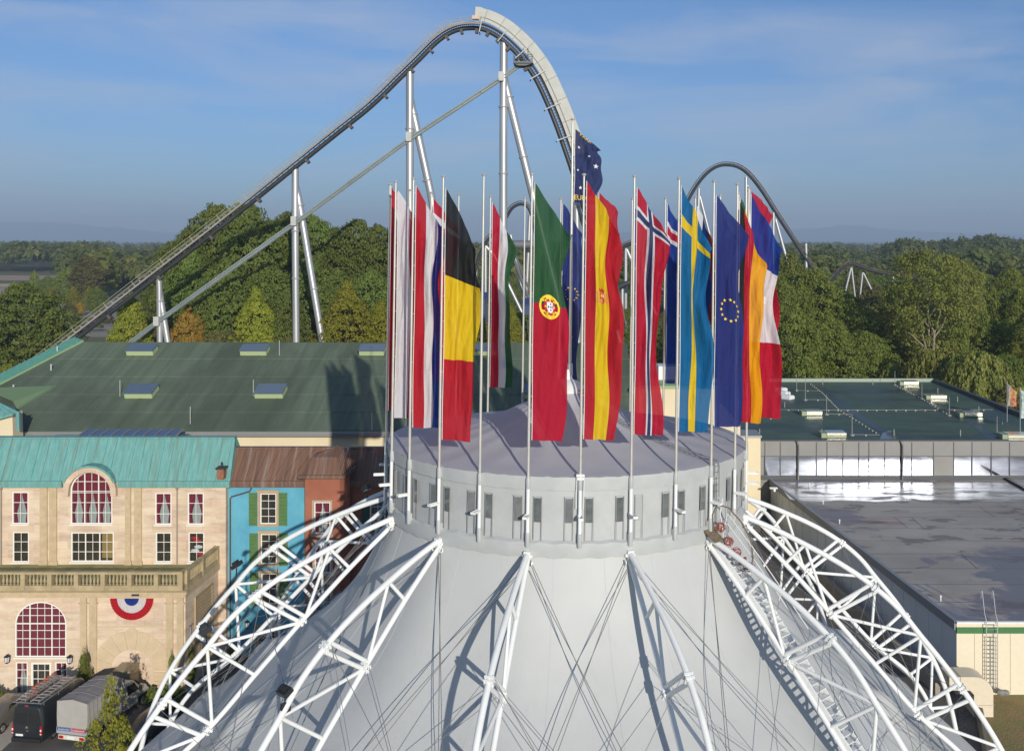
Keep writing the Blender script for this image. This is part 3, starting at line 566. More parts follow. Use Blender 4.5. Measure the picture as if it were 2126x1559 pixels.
for k in range(0, len(lift) - 1):                 # stair treads along the lift
    p = c0[k].lerp(c1[k], .5); b.box(p.x - .3, p.x + .3, p.y - .42, p.y + .42, p.z + .1, p.z + .16)
cw_ = part('catwalk', b, m_lightgrey, root, smooth=False)
b = MB(); ribbon(b, offset(lift, .42, -1.95), offset(lift, .78, -1.95), .05); part('stringer', b, M('dusty_stringer', (.27, .245, .235), .6, var=.2, vs=.4), cw_, smooth=False)
b = MB()
for dd in (1.85, 1.35): b.path(offset(lift, dd, -1.95), .045, 5)
lo_, hi_ = offset(lift, .7, -1.95), offset(lift, 1.85, -1.95)
for k in range(0, len(lift), 5): b.tube(lo_[k], hi_[k], .045, n=5)
b.path(offset(lift, 1.95, 1.4), .05, 5); lo_, hi_ = offset(lift, .7, 1.4), offset(lift, 1.95, 1.4)
for k in range(0, len(lift), 5): b.tube(lo_[k], hi_[k], .045, n=5)
part('handrail', b, m_yellowrail, root)
b = MB(); lo_, hi_ = offset(path, -.95), offset(path, -.2)
for k in list(range(6, n_top, 9)) + list(range(n_top, n_drop, 6)): b.obox((lo_[k] + hi_[k]) / 2, (hi_[k] - lo_[k]) * .6, Vector((0, .5, 0)), (path[min(k + 1, len(path) - 1)] - path[k]).normalized() * .28)
part('spine_bracket', b, m_bracket, root, smooth=False)
drop = path[n_top - 1:min(range(len(path)), key=lambda k: (path[k] - P(1180, 335)).length)]
def wall_of(b, o0_, o1_, y, th):
    A, B_ = offset(drop, o0_, y), offset(drop, o1_, y); ribbon(b, sub(A, 2), sub(B_, 2), th)
b = MB(); A = offset(drop, 1.25, -1.5); B2 = [p for p in offset(drop, 3.9, -1.5)]
for k in range(len(drop)):                        # the panel is lower at its head
    f = min(1, k / 26); B2[k] = A[k].lerp(B2[k], .98 if k < 3 else .9 + .1 * f)
ribbon(b, A, B2, .12)
pn = part('side_panel', b, m_panel, root, smooth=False)
b = MB(); ribbon(b, offset(drop, 1.9, -1.58), offset(drop, 2.05, -1.58), .08)
for k in range(4, len(drop), 7): b.bar(A[k] + Vector((0, -.04, 0)), B2[k] + Vector((0, -.04, 0)), .07, .1, (0, 1, 0))
part('panel_rib', b, M('panel_joint', (.2, .2, .19), .6), pn, smooth=False)
b = MB(); ribbon(b, offset(drop[n_drop - n_top:], .9, 1.5), offset(drop[n_drop - n_top:], 2.9, 1.5), .12); part('far_panel', b, m_lightgrey, root, smooth=False)
for k in range(3, len(drop) - 2, 11):
    p = offset(drop, -.9, -1.7)[k]; q = offset(drop, 2.4, -1.7)[k]; r_ = offset(drop, -1.1, .2)[k]
    b = MB(); b.bar(p, q, .26, .18); b.bar(r_, p, .2, .16); part('panel_arm', b, m_lightgrey, root, smooth=False)
b = MB()                                          # little platform hung under the drop
c = P(1088, 131); b.box(c.x - 2.0, c.x + 1.8, c.y - 1.8, c.y + 1.8, c.z - .35, c.z); b.ext([c + Vector((-2, -1.5, -.35)), c + Vector((1.8, -1.5, -.35)), c + Vector((.4, -1.5, -.8)), c + Vector((-1, -1.5, -.8))], (0, 3, 0))
for x in (-1.9, -1, 0, .9, 1.7): b.tube(c + Vector((x, -1.75, 0)), c + Vector((x, -1.75, 2.6 if x in (0, .9) else 1.3)), .05, n=5)
for z in (.45, .9, 1.3): b.tube(c + Vector((-1.9, -1.75, z)), c + Vector((1.7, -1.75, z)), .04, n=5); b.tube(c + Vector((-1.9, -1.75, z)), c + Vector((-1.9, 1.75, z)), .04, n=5)
for k in range(8): b.box(c.x - .6 + k * .05, c.x + .9 + k * .05, c.y - 1.2, c.y - .9, c.z + .3 + k * .42, c.z + .36 + k * .42)
part('platform', b, M('platform_grey', (.13, .135, .14), .6), root, smooth=False)
def column(pts, Y0, r=.72, flanges=(), y1=None, rt=None, lean=0.):
    b = MB(); w_ = [P(x, y, Y0) for x, y in pts]
    if w_[-1].z > 0.5: d = (w_[-1] - w_[-2]).normalized(); w_.append(w_[-1] + d * (w_[-1].z / -d.z))
    b.path(w_, [r * (rt or 1)] + [r] * (len(w_) - 1), 14)
    cl = part('column', b, m_steel, root); b = MB()
    for x, y in flanges:
        b = MB(); c = P(x, y, Y0); k = max([j for j in range(len(pts)) if pts[j][1] <= y], default=0); d = (w_[min(k + 1, len(w_) - 1)] - w_[k]).normalized(); b.tube(c - d * .12, c + d * .12, r * 1.22, n=14); part('flange', b, bpy.data.materials.get('flange_steel') or M('flange_steel', (.3, .3, .3), .6), cl)
column([(330, 573), (331, 600), (332, 708)], YC + .4, .6, [(332, 625)]); column([(331, 600), (338, 648), (348, 708)], YC + .6, .6, [(339, 650)])
column([(613, 348), (613, 500), (615, 710)], YC + .4, .68, [(613, 480), (614, 578)]); column([(613, 383), (620, 412), (669, 708)], YC + .8, .68, [(623, 427), (652, 600)])
column([(851, 150), (851, 400), (852, 710)], YC + .4, .76, [(851, 268), (851, 470)]); column([(852, 208), (858, 235), (893, 395), (950, 710)], YC + .8, .76, [(858, 239), (887, 375)])
column([(1046, 88), (1045, 300), (1045, 710)], YC + .4, .78, [(1045, 223), (1045, 361)]); column([(1046, 162), (1053, 190), (1105, 400), (1180, 710)], YC + .8, .78, [(1057, 203), (1087, 327)])
column([(1196, 385), (1198, 500), (1200, 710)], YC + 3, .7, [(1197, 430)]); column([(1196, 420), (1210, 452), (1260, 620)], YC + 3.4, .7, [(1211, 458)])
b = MB(); bp_ = [P(*q, YC - .2) for q in ((262, 716), (325, 667), (612, 461), (851, 286), (1041, 161), (1082, 131))]
for p, q in zip(bp_, bp_[1:]):
    b.bar(p, q, .8, .2); b.bar(p - Vector((.3, 0, .48)), q - Vector((.3, 0, .48)), .14, .9); b.bar(p - Vector((.6, 0, 1.0)), q - Vector((.6, 0, 1.0)), .8, .16)
    n_ = int((q - p).length / 4)
    for k in range(1, n_): c = p.lerp(q, k / n_); b.obox(c - Vector((.3, .35, .4)), (.08, 0, .0), (0, .12, 0), (0, 0, .35))
part('slanting_beam', b, m_beam, root, smooth=False)
for x, y in ((325, 667), (610, 459), (849, 284), (1041, 159)):
    b = MB(); c = P(x, y, YC - .6); b.box(c.x - .55, c.x + .5, c.y - .3, c.y + .6, c.z - .9, c.z + .9); part('beam_shoe', b, m_lightgrey, root, smooth=False)
b = MB(); c = P(985, 36, YC - 2.1); b.box(c.x - .5, c.x + 1.0, c.y, c.y + .05, c.z - .35, c.z + .35); part('notice_board', b, M('notice', (.55, .5, .42), .5, c2=(.7, .25, .05), vs=1.4), root, smooth=False)

def hump(name, pts, Y, rs, lab, cols, n=90, cat='roller coaster', rails=True, grp='coaster hills beyond the trees', cw=.55):
    r_ = thing(name, at(pts[len(pts) // 2][0], 497 + CH * F / Y, Y), lab, cat, grp); p_ = spline([at(*q, Y) for q in pts], n)
    b = MB(); b.path(p_, rs, 8); part('spine', b, m_dark, r_)
    if rails:
        for y in (-.65, .65): b = MB(); b.path(offset(p_, rs + .38, y), .12, 5); part('rail', b, m_rust, r_)
        b = MB(); A, B_ = offset(p_, rs + .3, -.65), offset(p_, rs + .3, .65); C_ = offset(p_, 0)
        for k in range(0, len(p_), 2): b.bar(A[k], B_[k], .2, .1); b.tube(C_[k], A[k], .05, n=4)
        part('ties', b, m_ladder, r_)
    for c in cols:
        b = MB(); q = [at(x, y, Y + .3) for x, y in c]
        if q[-1].z > 1: d = (q[-1] - q[-2]).normalized(); q.append(q[-1] + d * (q[-1].z / -d.z))
        b.path(q, cw, 10); part('column', b, m_steel, r_)
    return r_
hump('roller_coaster_hill', [(1380, 560), (1405, 480), (1425, 425), (1447, 385), (1470, 358), (1492, 345), (1515, 343), (1538, 350), (1560, 369), (1585, 402), (1612, 445), (1640, 488), (1668, 530), (1690, 562), (1702, 590), (1710, 620)], 330., .55,
     'dark coaster hill arching over the flags on the right', [[(1451, 392), (1447, 560)], [(1453, 408), (1492, 560)], [(1549, 368), (1549, 560)], [(1552, 385), (1562, 560)], [(1606, 440), (1605, 560)], [(1610, 455), (1628, 520)], [(1673, 506), (1674, 560)], [(1690, 560), (1690, 640)]])
hump('roller_coaster_hill', [(1690, 640), (1715, 602), (1737, 570), (1755, 553), (1770, 549), (1788, 555), (1812, 563), (1850, 570), (1890, 576), (1930, 583)], 300., .45,
     'low coaster hill on silver legs between the trees on the right', [[(1767, 556), (1751, 622)], [(1768, 556), (1776, 624)], [(1791, 566), (1784, 630)], [(1792, 566), (1826, 636)], [(1854, 574), (1856, 700)], [(2004, 600), (2022, 690)], [(1855, 610), (1843, 700)]], cw=.3)
hump('roller_coaster_arch', [(982, 640), (984, 585), (990, 548), (1003, 514), (1018, 492), (1040, 470), (1052, 450), (1064, 432), (1080, 424), (1096, 430), (1106, 455), (1112, 490), (1120, 540), (1130, 590)], 300., .5,
     'dark coaster arch seen between the flag poles in the middle', [[(1008, 510), (1008, 640)], [(1009, 512), (1026, 530), (1060, 600)], [(1060, 488), (1085, 610)], [(1100, 448), (1093, 610)], [(988, 555), (986, 640)]])
b = MB(); b.tube(at(1056, 508, 296), at(1112, 508, 296), 1.3, n=12)
b.path([at(x, y, 296) for x, y in ((1058, 512), (1075, 560), (1098, 620))], .45, 6); b.path([at(x, y, 296) for x, y in ((1063, 512), (1082, 560), (1106, 620))], .35, 6)
single('brake_tube', b, M('mid_grey_paint', (.14, .15, .16), .5), 'thick grey tube lying level behind the flags, next to the dark arch', 'tube')
hump('roller_coaster_arch', [(1270, 560), (1285, 528), (1298, 512), (1315, 504), (1340, 500), (1372, 500)], 300., .6, 'low dark coaster curve behind the red and navy flags', [[(1299, 515), (1299, 640)], [(1301, 518), (1320, 560)]], 30)
hump('roller_coaster_arch', [(1280, 600), (1300, 590), (1325, 586), (1360, 594), (1390, 612)], 290., .9, 'lowest dark coaster bend behind the flags on the right', [[(1292, 600), (1292, 650)]], 24, rails=False)

# ------------------------------------------------------------------ walls with openings, windows
def wall(b, x0, x1, z0, z1, Y, holes=(), depth=.3, mi=0):
    xs = sorted(set([x0, x1] + [h[0] for h in holes] + [h[1] for h in holes])); zs = sorted(set([z0, z1] + [h[2] for h in holes] + [h[3] for h in holes]))
    for i in range(len(xs) - 1):
        for j in range(len(zs) - 1):
            cx_, cz = (xs[i] + xs[i + 1]) / 2, (zs[j] + zs[j + 1]) / 2
            if any(h[0] < cx_ < h[1] and h[2] < cz < h[3] for h in holes): continue
            b.poly([(xs[i], Y, zs[j]), (xs[i + 1], Y, zs[j]), (xs[i + 1], Y, zs[j + 1]), (xs[i], Y, zs[j + 1])], mi)
    for h in holes:
        a0, a1, c0_, c1_ = h[:4]
        if len(h) > 4:                            # arched head: spandrels and a curved reveal
            n = 24; cx_, hw = (a0 + a1) / 2, (a1 - a0) / 2; zs_ = h[4]; hh = c1_ - zs_
            arc = [(cx_ - hw * math.cos(math.pi * k / n), zs_ + hh * math.sin(math.pi * k / n)) for k in range(n + 1)]
            for k in range(n // 2): b.poly([(a0, Y, c1_), (arc[k][0], Y, arc[k][1]), (arc[k + 1][0], Y, arc[k + 1][1])], mi)
            for k in range(n // 2, n): b.poly([(a1, Y, c1_), (arc[k][0], Y, arc[k][1]), (arc[k + 1][0], Y, arc[k + 1][1])], mi)
            for k in range(n): b.poly([(arc[k][0], Y, arc[k][1]), (arc[k + 1][0], Y, arc[k + 1][1]), (arc[k + 1][0], Y + depth, arc[k + 1][1]), (arc[k][0], Y + depth, arc[k][1])], mi)
        top = h[4] if len(h) > 4 else c1_
        for q in (a0, a1): b.poly([(q, Y, c0_), (q, Y, top), (q, Y + depth, top), (q, Y + depth, c0_)], mi)
        b.poly([(a0, Y, c0_), (a1, Y, c0_), (a1, Y + depth, c0_), (a0, Y + depth, c0_)], mi)
        if len(h) == 4: b.poly([(a0, Y, c1_), (a1, Y, c1_), (a1, Y + depth, c1_), (a0, Y + depth, c1_)], mi)
m_frame = M('window_paint', (.80, .77, .70), .45)
m_glass = thinglass('window_glass')
m_room = M('dim_room', (.035, .032, .03), .3, c2=(.10, .07, .045), vs=.9, spec=.6)
m_room2 = M('yellow_backing', (.42, .27, .09), .6)
m_curtain = M('crimson_curtain', (.30, .012, .045), .7, var=.35, vs=5, vec=(6, 6, .4))
m_net = M('net_curtain', (.50, .53, .50), .8, var=.2, vs=6, vec=(8, 8, .3))
def window(parent, x0, x1, z0, z1, Y, nx=2, nz=3, style='dark', arch=None, major=(), fr=.085, sill=True, mzs=None, rooms=None):
    wn_b = MB(); yf = Y + .06; th = .07; wb = .03
    n = 24; cx_, hw = (x0 + x1) / 2, (x1 - x0) / 2; zt = arch if arch else z1
    def half(z):                                   # clear half width at height z
        return hw if (not arch or z <= zt) else hw * math.sqrt(max(0, 1 - ((z - zt) / (z1 - zt)) ** 2))
    def topz(x): return z1 if not arch else zt + (z1 - zt) * math.sqrt(max(0, 1 - ((x - cx_) / hw) ** 2))
    wn_b.box(x0, x0 + fr, yf - .03, yf + th, z0, zt); wn_b.box(x1 - fr, x1, yf - .03, yf + th, z0, zt); wn_b.box(x0 + fr, x1 - fr, yf - .03, yf + th, z0, z0 + fr)
    if arch:
        o = [(cx_ - hw * math.cos(math.pi * k / n), zt + (z1 - zt) * math.sin(math.pi * k / n)) for k in range(n + 1)]; i_ = [(cx_ - (hw - fr) * math.cos(math.pi * k / n), zt + (z1 - zt - fr) * math.sin(math.pi * k / n)) for k in range(n + 1)]
        for k in range(n): wn_b.ext([(o[k][0], yf - .03, o[k][1]), (o[k + 1][0], yf - .03, o[k + 1][1]), (i_[k + 1][0], yf - .03, i_[k + 1][1]), (i_[k][0], yf - .03, i_[k][1])], (0, .1, 0))
    else: wn_b.box(x0 + fr, x1 - fr, yf - .03, yf + th, z1 - fr, z1)
    for k in range(1, nx):
        x = x0 + (x1 - x0) * k / nx; q = .075 if k in major else wb; wn_b.box(x - q / 2, x + q / 2, yf - (.02 if k in major else 0), yf + th - .02, z0 + fr, topz(x) - .03)
    for k, z in enumerate(mzs if mzs else [z0 + (z1 - z0) * k / nz for k in range(1, nz)]):
        q = wb * 1.3; h_ = half(z) - .02; wn_b.box(cx_ - h_, cx_ + h_, yf + .004, yf + th - .026, z - q / 2, z + q / 2)
    if sill: wn_b.box(x0 - .08, x1 + .08, yf - .16, yf + .02, z0 - .08, z0 + .0)
    wn = part('window', wn_b, m_frame, parent, smooth=False)
    def sheet(y, za, zb, xa, xb, mat, nm):
        b = MB()
        if arch and zb > zt:
            pts = [(xa, y, za), (xb, y, za)] + [(cx_ + (hw - .02) * math.cos(math.pi * k / 16), y, zt + (z1 - zt - .02) * math.sin(math.pi * k / 16)) for k in range(17)]
        else: pts = [(xa, y, za), (xb, y, za), (xb, y, zb), (xa, y, zb)]
        b.poly(pts); return part(nm, b, mat, wn, smooth=False)
    sheet(Y + .29, z0 + .02, z1 - .02, x0 + .01, x1 - .01, m_room if rooms is None else rooms, 'room_back')
    if style == 'red': sheet(Y + .22, z0 + .03, z1 - .03, x0 + .03, x1 - .03, m_curtain, 'curtain')
    if style == 'drape':                           # gathered curtains parting downwards over a net
        zs_ = arch if arch else z1; kk = rooms_n = max(1, len(major) + 1) if major else 1
        xb = [x0] + [x0 + (x1 - x0) * k / nx for k in major] + [x1]
        sheet(Y + .25, z0 + .03, zs_ - .02, x0 + .03, x1 - .03, m_net, 'net_curtain')
        b = MB()
        for xa, xc in zip(xb, xb[1:]):
            w2 = (xc - xa) / 2; m_ = (xa + xc) / 2; nn = 10
            prof_ = [(0, .02), (.15, .06), (.4, .32), (.62, .56), (.72, .60), (.85, .50), (1, .46)]
            for s_ in (-1, 1):
                P_ = []
                for k in range(nn + 1):
                    v = k / nn; g = lerp(prof_, v); z = zs_ - .02 + (z0 + .03 - zs_ + .02) * v
                    P_.append([(m_ + s_ * (g + (1 - g) * u) * w2 * .96, Y + .215 + .02 * math.sin(22 * u + s_), z) for u in [q / 8 for q in range(9)]])
                b.grid(P_)
        if arch:
            b.poly([(x0 + .03, Y + .22, zt - .04), (x1 - .03, Y + .22, zt - .04)] + [(cx_ + (hw - .02) * math.cos(math.pi * k / 16), Y + .22, zt + (z1 - zt - .02) * math.sin(math.pi * k / 16)) for k in range(17)])
        part('curtain', b, m_curtain, wn)
    sheet(yf + .03, z0 + .02, z1 - .02, x0 + .02, x1 - .02, m_glass, 'pane')
    return wn
def pxrect(Y, a, c, d, e): return X_(a, Y), X_(c, Y), Z_(e, Y), Z_(d, Y)

# ------------------------------------------------------------------ sandstone house
m_stone = add_stain(add_bricks(M('sandstone', (.67, .535, .385), .85, c2=(.575, .42, .31), vs=.9, vec=(.5, .5, 2.2), lo=.42, hi=.62, bump=.15, bs=9), 1.25, .62, .013, amt=.78, tint=.15), (.70, .59, .45), .5, .5, .66, (1, 1, 2.5), .7)
m_trim = M('carved_stone', (.54, .42, .26), .85, var=.16, vs=2.2, bump=.1)
m_trim2 = M('weathered_stone', (.45, .36, .205), .85, var=.3, vs=1.3, bump=.15)
m_copper = add_stain(add_stain(M('green_copper', (.11, .29, .27), .6, c2=(.16, .37, .345), vs=1.6, vec=(4, 1, .5)), (.15, .20, .15), 1.0, .5, .72, (3.2, .2, .3), .8), (.22, .46, .42), 1.7, .6, .8, (5, .3, .25), .6)
m_moss = M('mossy_floor', (.24, .23, .10), .9, c2=(.34, .32, .14), vs=1.5)
YF, YT = 72.8, 67.0
root = thing('sandstone_house', (X_(240, YF), YF, 0), 'sandstone front with a turquoise copper roof, arched crimson windows and a balustraded terrace', 'building')
xl, xr = X_(-420, YF), X_(470, YF); zt0, ze = Z_(1171, YF), Z_(1001, YF)
wins = [((25, 59, 1021, 1088), 'drape'), ((322, 356, 1023, 1089), 'drape'), ((389.5, 423, 1023, 1089), 'drape'), ((26, 60, 1104, 1167), 'dark'), ((323, 356, 1105, 1167), 'dark'), ((391, 424, 1105, 1167), 'dark'), ((-42, -8, 1021, 1088), 'drape'), ((-42, -8, 1104, 1167), 'dark')]
H = [pxrect(YF, *w_) for w_, s_ in wins]; tri = pxrect(YF, 147.5, 236, 1105, 1166); arc = (*pxrect(YF, 146.5, 233, 979, 1088), Z_(1019, YF))
b = MB(); zr = Z_(1001, YF); wall(b, xl, xr, zt0 - .6, ze, YF, [tuple(h) for h in H] + [tri, (arc[0], arc[1], arc[2], ze)])
n = 24; cx_, hw = (arc[0] + arc[1]) / 2, (arc[1] - arc[0]) / 2; ow = hw + .42; zs_ = arc[4]; oh = arc[3] - zs_ + .42   # round gable over the arched window
for k in range(n):
    A = [(cx_ - ow * math.cos(math.pi * j / n), zs_ + oh * math.sin(math.pi * j / n)) for j in (k, k + 1)]; I = [(cx_ - hw * math.cos(math.pi * j / n), zs_ + (arc[3] - zs_) * math.sin(math.pi * j / n)) for j in (k, k + 1)]
    b.ext([(A[0][0], YF - .34, A[0][1]), (A[1][0], YF - .34, A[1][1]), (I[1][0], YF - .34, I[1][1]), (I[0][0], YF - .34, I[0][1])], (0, .5, 0))
for q in (-1, 1): b.box(cx_ + q * (ow - .2) - .2, cx_ + q * (ow - .2) + .2, YF - .345, YF + .1, zs_ - .3, zs_ + .05)
part('upper_wall', b, m_stone, root, smooth=False)
for h, (w_, s_) in zip(H, wins): window(root, *h, YF, 2, 3, s_)
window(root, *tri, YF, 6, 3, 'dark', major=(2, 4)); window(root, *arc[:4], YF, 6, 6, 'drape', arch=arc[4], major=(2, 4), mzs=[Z_(y, YF) for y in (1000, 1020, 1023, 1043.5, 1064.5)])
b = MB(); q = pxrect(YF, 209, 232, 1109, 1160); b.box(q[0], q[1], YF + .24, YF + .26, q[2], q[3]); part('yellow_sheet', b, m_room2, root, smooth=False)  # plain yellow sheet behind the right part of the triple window
b = MB()                                          # red and pale goods on show behind the right lower window
for x, y, s_ in ((404, 1117, 0), (410, 1123, 0), (412, 1135, 1), (405, 1143, 1), (416, 1150, 0)):
    c = at(x, y, YF + .2); b.ball(c, .22, 8, (1.5, .3, .7), s_)
part('shop_goods', b, [m_ered, m_ewhite], root)
for a0_, a1_ in ((84, 99), (103.5, 119), (261, 272.5), (280, 295)):
    b = MB(); x0, x1 = X_(a0_, YF), X_(a1_, YF); b.box(x0, x1, YF - .12, YF + .02, zt0 - .1, ze - .02); b.box(x0 - .1, x1 + .1, YF - .17, YF + .02, ze - .32, ze - .05); b.box(x0 - .06, x1 + .06, YF - .15, YF + .02, zt0 - .1, zt0 + .25); part('pilaster', b, m_trim, root, smooth=False)
b = MB(); b.box(X_(449, YF), X_(470, YF), YF - .13, YF + 1.5, 0, ze + .01); part('corner_pier', b, m_stone, root, smooth=False)
zc = ze
b = MB(); Yr, zrt = 74.15, Z_(910, 74.15); x1e, x1t = X_(476, YF - .3), X_(488, Yr)
YO = YF - .2; ra, rb = cx_ - ow - .1, cx_ + ow + .1
def ry(z): return YO + (Yr - YO) * (z - zc) / (zrt - zc)
b.poly([(xl, YO, zc), (ra, YO, zc), (ra, Yr, zrt), (xl, Yr, zrt)]); b.poly([(rb, YO, zc), (x1e, YO, zc), (x1t, Yr, zrt), (rb, Yr, zrt)]); b.poly([(x1e, YO, zc), (x1e, Yr + .1, zc), (x1t, Yr, zrt)])
ac = [(cx_ - (ow + .1) * math.cos(math.pi * j / n), zs_ + (oh + .1) * math.sin(math.pi * j / n)) for j in range(n + 1)]
for (xa_, za_), (xb2_, zb2_) in zip(ac, ac[1:]): za_, zb2_ = max(za_, zc), max(zb2_, zc); b.poly([(xa_, ry(za_), za_), (xb2_, ry(zb2_), zb2_), (xb2_, Yr, zrt), (xa_, Yr, zrt)])
def arch_z(x): return max(zc, zs_ + (oh + .1) * math.sqrt(max(0, 1 - ((x - cx_) / (ow + .1)) ** 2))) if ra < x < rb else zc
k = 0; x = xl
while x < x1e - .2:                               # standing seams
    za_ = arch_z(x); b.bar((x, ry(za_) - .01, za_ + .03), (x + .0, Yr - .01, zrt + .03), .07, .1, (1, 0, 0)); x += .72
for qa, qb in ((xl, ra), (rb, x1e)): b.box(qa, qb, YF - .32, YO + .02, zc - .12, zc + .14); b.box(qa, qb - .01, YF - .26, YF + .02, zc - .34, zc - .13)
b.box(xl, x1t, Yr - .1, Yr + .5, zrt, zrt + .1)
b.poly([(xl, Yr + .4, zrt), (x1t, Yr + .4, zrt), (x1t, Yr + 3, zrt - 3), (xl, Yr + 3, zrt - 3)])
rf = part('copper_roof', b, m_copper, root, smooth=False)
b = MB(); A = []; B_ = []
for k in range(n + 1):
    c_, s_ = math.cos(math.pi * k / n), math.sin(math.pi * k / n)
    A.append((cx_ - (ow + .12) * c_, YF - .46, zs_ + (oh + .12) * s_)); B_.append((cx_ - (ow + .12) * c_, YF + 1.1, zs_ + (oh + .12) * s_))
A2 = [(cx_ - (ow - .04) * math.cos(math.pi * k / n), YF - .46, zs_ + (oh - .02) * math.sin(math.pi * k / n)) for k in range(n + 1)]
k0 = 3; b.grid([A[k0:n - k0 + 1], B_[k0:n - k0 + 1]]); b.grid([A2[k0:n - k0 + 1], A[k0:n - k0 + 1]]); part('barrel_dormer', b, m_copper, rf)
b = MB(); c = at(460.5, 993, YF - .2); b.box(c.x - .24, c.x + .24, c.y - .3, c.y + .3, c.z, c.z + .75); ch = part('chimney', b, add_bricks(M('red_brick', (.36, .15, .08), .85, var=.2, vs=4), .25, .08, .012, amt=.7), root, smooth=False)
b = MB(); b.box(c.x - .34, c.x + .34, c.y - .4, c.y + .4, c.z + .75, c.z + .86); b.lathe(c + Vector((0, 0, .86)), [(.07, 0), (.1, .08), (.07, .18), (.09, .25), (.04, .36), (.0, .4)], 10); part('chimney_pot', b, m_dark, ch)
m_pipe = M('downpipe_metal', (.36, .30, .24), .5, .3)
for px in (4, 369):
    b = MB(); x = X_(px, YF); b.tube((x, YF - .14, zt0), (x, YF - .14, ze - .5), .05, n=8); b.lathe((x, YF - .14, ze - .55), [(.06, 0), (.14, .25), (.14, .4)], 8); part('downpipe', b, m_pipe, root)
# terrace and lower storey
xt = X_(383.5, YT); zrail = Z_(1187, YT); zcor = Z_(1225, YT); zcb = Z_(1239, YT); xb_ = X_(455, 72.8)
b = MB(); b.poly([(xl, YT + .2, zt0 - .02), (xt - .1, YT + .2, zt0 - .02), (xb_ - .1, YF, zt0 - .02), (xl, YF, zt0 - .02)]); part('terrace_floor', b, m_moss, root, smooth=False)
def balustrade(p, q, npier, nm='balustrade'):
    p, q = Vector(p), Vector(q); d = q - p; L_ = d.length; u = d / L_; s_ = Vector((-u.y, u.x, 0)); b = MB(); zr_, zb = zrail, Z_(1215, YT); zc_ = zcor
    def bx(t0, t1, h, z0, z1): b.obox(p + u * (t0 + t1) / 2 + Vector((0, 0, (z0 + z1) / 2 - p.z)), u * (t1 - t0) / 2, s_ * h, (0, 0, (z1 - z0) / 2))
    bx(0, L_, .17, zr_ - .16, zr_); bx(0, L_, .16, zc_ - .02, zb); seg = L_ / npier
    for k in range(npier + 1): t = min(max(k * seg, .15), L_ - .15); bx(t - .15, t + .15, .2, zc_, zr_ + .02)
    for k in range(npier):
        m_ = max(2, int((seg - .5) / .235))
        for j in range(m_):
            t = k * seg + .28 + (seg - .56) * (j + .5) / m_; c = p + u * t; h = zr_ - .16 - zb
            b.lathe((c.x, c.y, zb), [(.06, 0), (.06, .06 * h), (.04, .1 * h), (.075, .28 * h), (.085, .4 * h), (.055, .62 * h), (.035, .8 * h), (.055, .9 * h), (.06, h)], 7)
    part(nm, b, m_trim2, root)
balustrade((xl, YT + .12, 0), (xt - .12, YT + .12, 0), 17); balustrade((xt - .15, YT + .3, 0), (xb_ - .12, YF - .05, 0), 2)
b = MB(); b.box(xl, xt + .12, YT - .14, YT + .35, zcb, zcor - .03); b.box(xl, xt + .25, YT - .28, YT + .1, zcor - .16, zcor - .06); b.ext([(xt - .2, YT + .35, zcb), (xt + .12, YT + .35, zcb), (xb_ + .12, YF, zcb), (xb_ - .2, YF, zcb)], (0, 0, zcor - .03 - zcb)); part('cornice', b, m_trim, root, smooth=False)
YG = YT + .12; big = (*pxrect(YG, 31, 137.5, 1249, 1364), Z_(1295, YG)); sl = pxrect(YG, 32, 57.5, 1374, 1441); dr = pxrect(YG, 64, 106, 1375, 1444); sr = pxrect(YG, 114, 139.5, 1374, 1441); big2 = (big[0] - 7.6, big[1] - 7.6, *big[2:])
b = MB(); wall(b, xl, xt, 0, zcb + .05, YG, [big, sl, dr, sr, big2]); part('lower_wall', b, m_stone, root, smooth=False)
b = MB(); b.poly([(xt, YG, 0), (xb_, YF, 0), (xb_, YF, zcb + .05), (xt, YG, zcb + .05)]); part('side_wall', b, m_stone, root, smooth=False)
window(root, *big[:4], YG, 7, 7, 'red', arch=big[4], major=(2, 5), mzs=[Z_(y, YG) for y in (1263, 1278, 1294, 1295.5, 1309, 1326, 1344)]); window(root, *big2[:4], YG, 7, 7, 'red', arch=big2[4], major=(2, 5))
window(root, *sl, YG, 2, 4, 'drape'); window(root, *sr, YG, 2, 4, 'drape')
dw = window(root, *dr, YG, 3, 4, 'dark', sill=False, fr=.13); dw.name = 'door'
for a0_, a1_ in ((167, 181), (186, 202), (346, 360), (368, 382)):
    b = MB(); x0, x1 = X_(a0_, YG), X_(a1_, YG); b.box(x0, x1, YG - .1, YG + .02, 0, zcb); b.box(x0 - .08, x1 + .08, YG - .14, YG + .02, zcb - .5, zcb - .42); b.box(x0 + .02, x1 - .02, YG - .12, YG + .0, zcb - .42, zcb); part('pilaster', b, m_trim, root, smooth=False)
b = MB(); c = at(274, 1392, YG); R1, R2 = 1.45, 2.75                                        # blind arch with radiating blocks
b.box(X_(203, YG), X_(345, YG), YG - .03, YG + .05, Z_(1302, YG), Z_(1299, YG))
for k in range(9):
    t0, t1 = math.pi * (k + .04) / 9, math.pi * (k + .96) / 9; b.ext([(c.x + r_ * math.cos(t), YG - .05, c.z + r_ * math.sin(t)) for r_, t in ((R1, t0), (R2, t0), (R2 * (1.12 if k == 4 else 1), (t0 + t1) / 2), (R2, t1), (R1, t1), (R1, (t0 + t1) / 2))], (0, .06, 0))
for k in range(5):
    for s_ in (-1, 1): b.box(c.x + s_ * 2.1 - .62, c.x + s_ * 2.1 + .62, YG - .05, YG + .05, k * .3 + .02, k * .3 + .27)
part('blind_arch', b, M('dressed_stone', (.60, .47, .31), .85, var=.1, vs=1.5), root, smooth=False)
b = MB()                                                                                    # roller shutter and pipe on the side wall
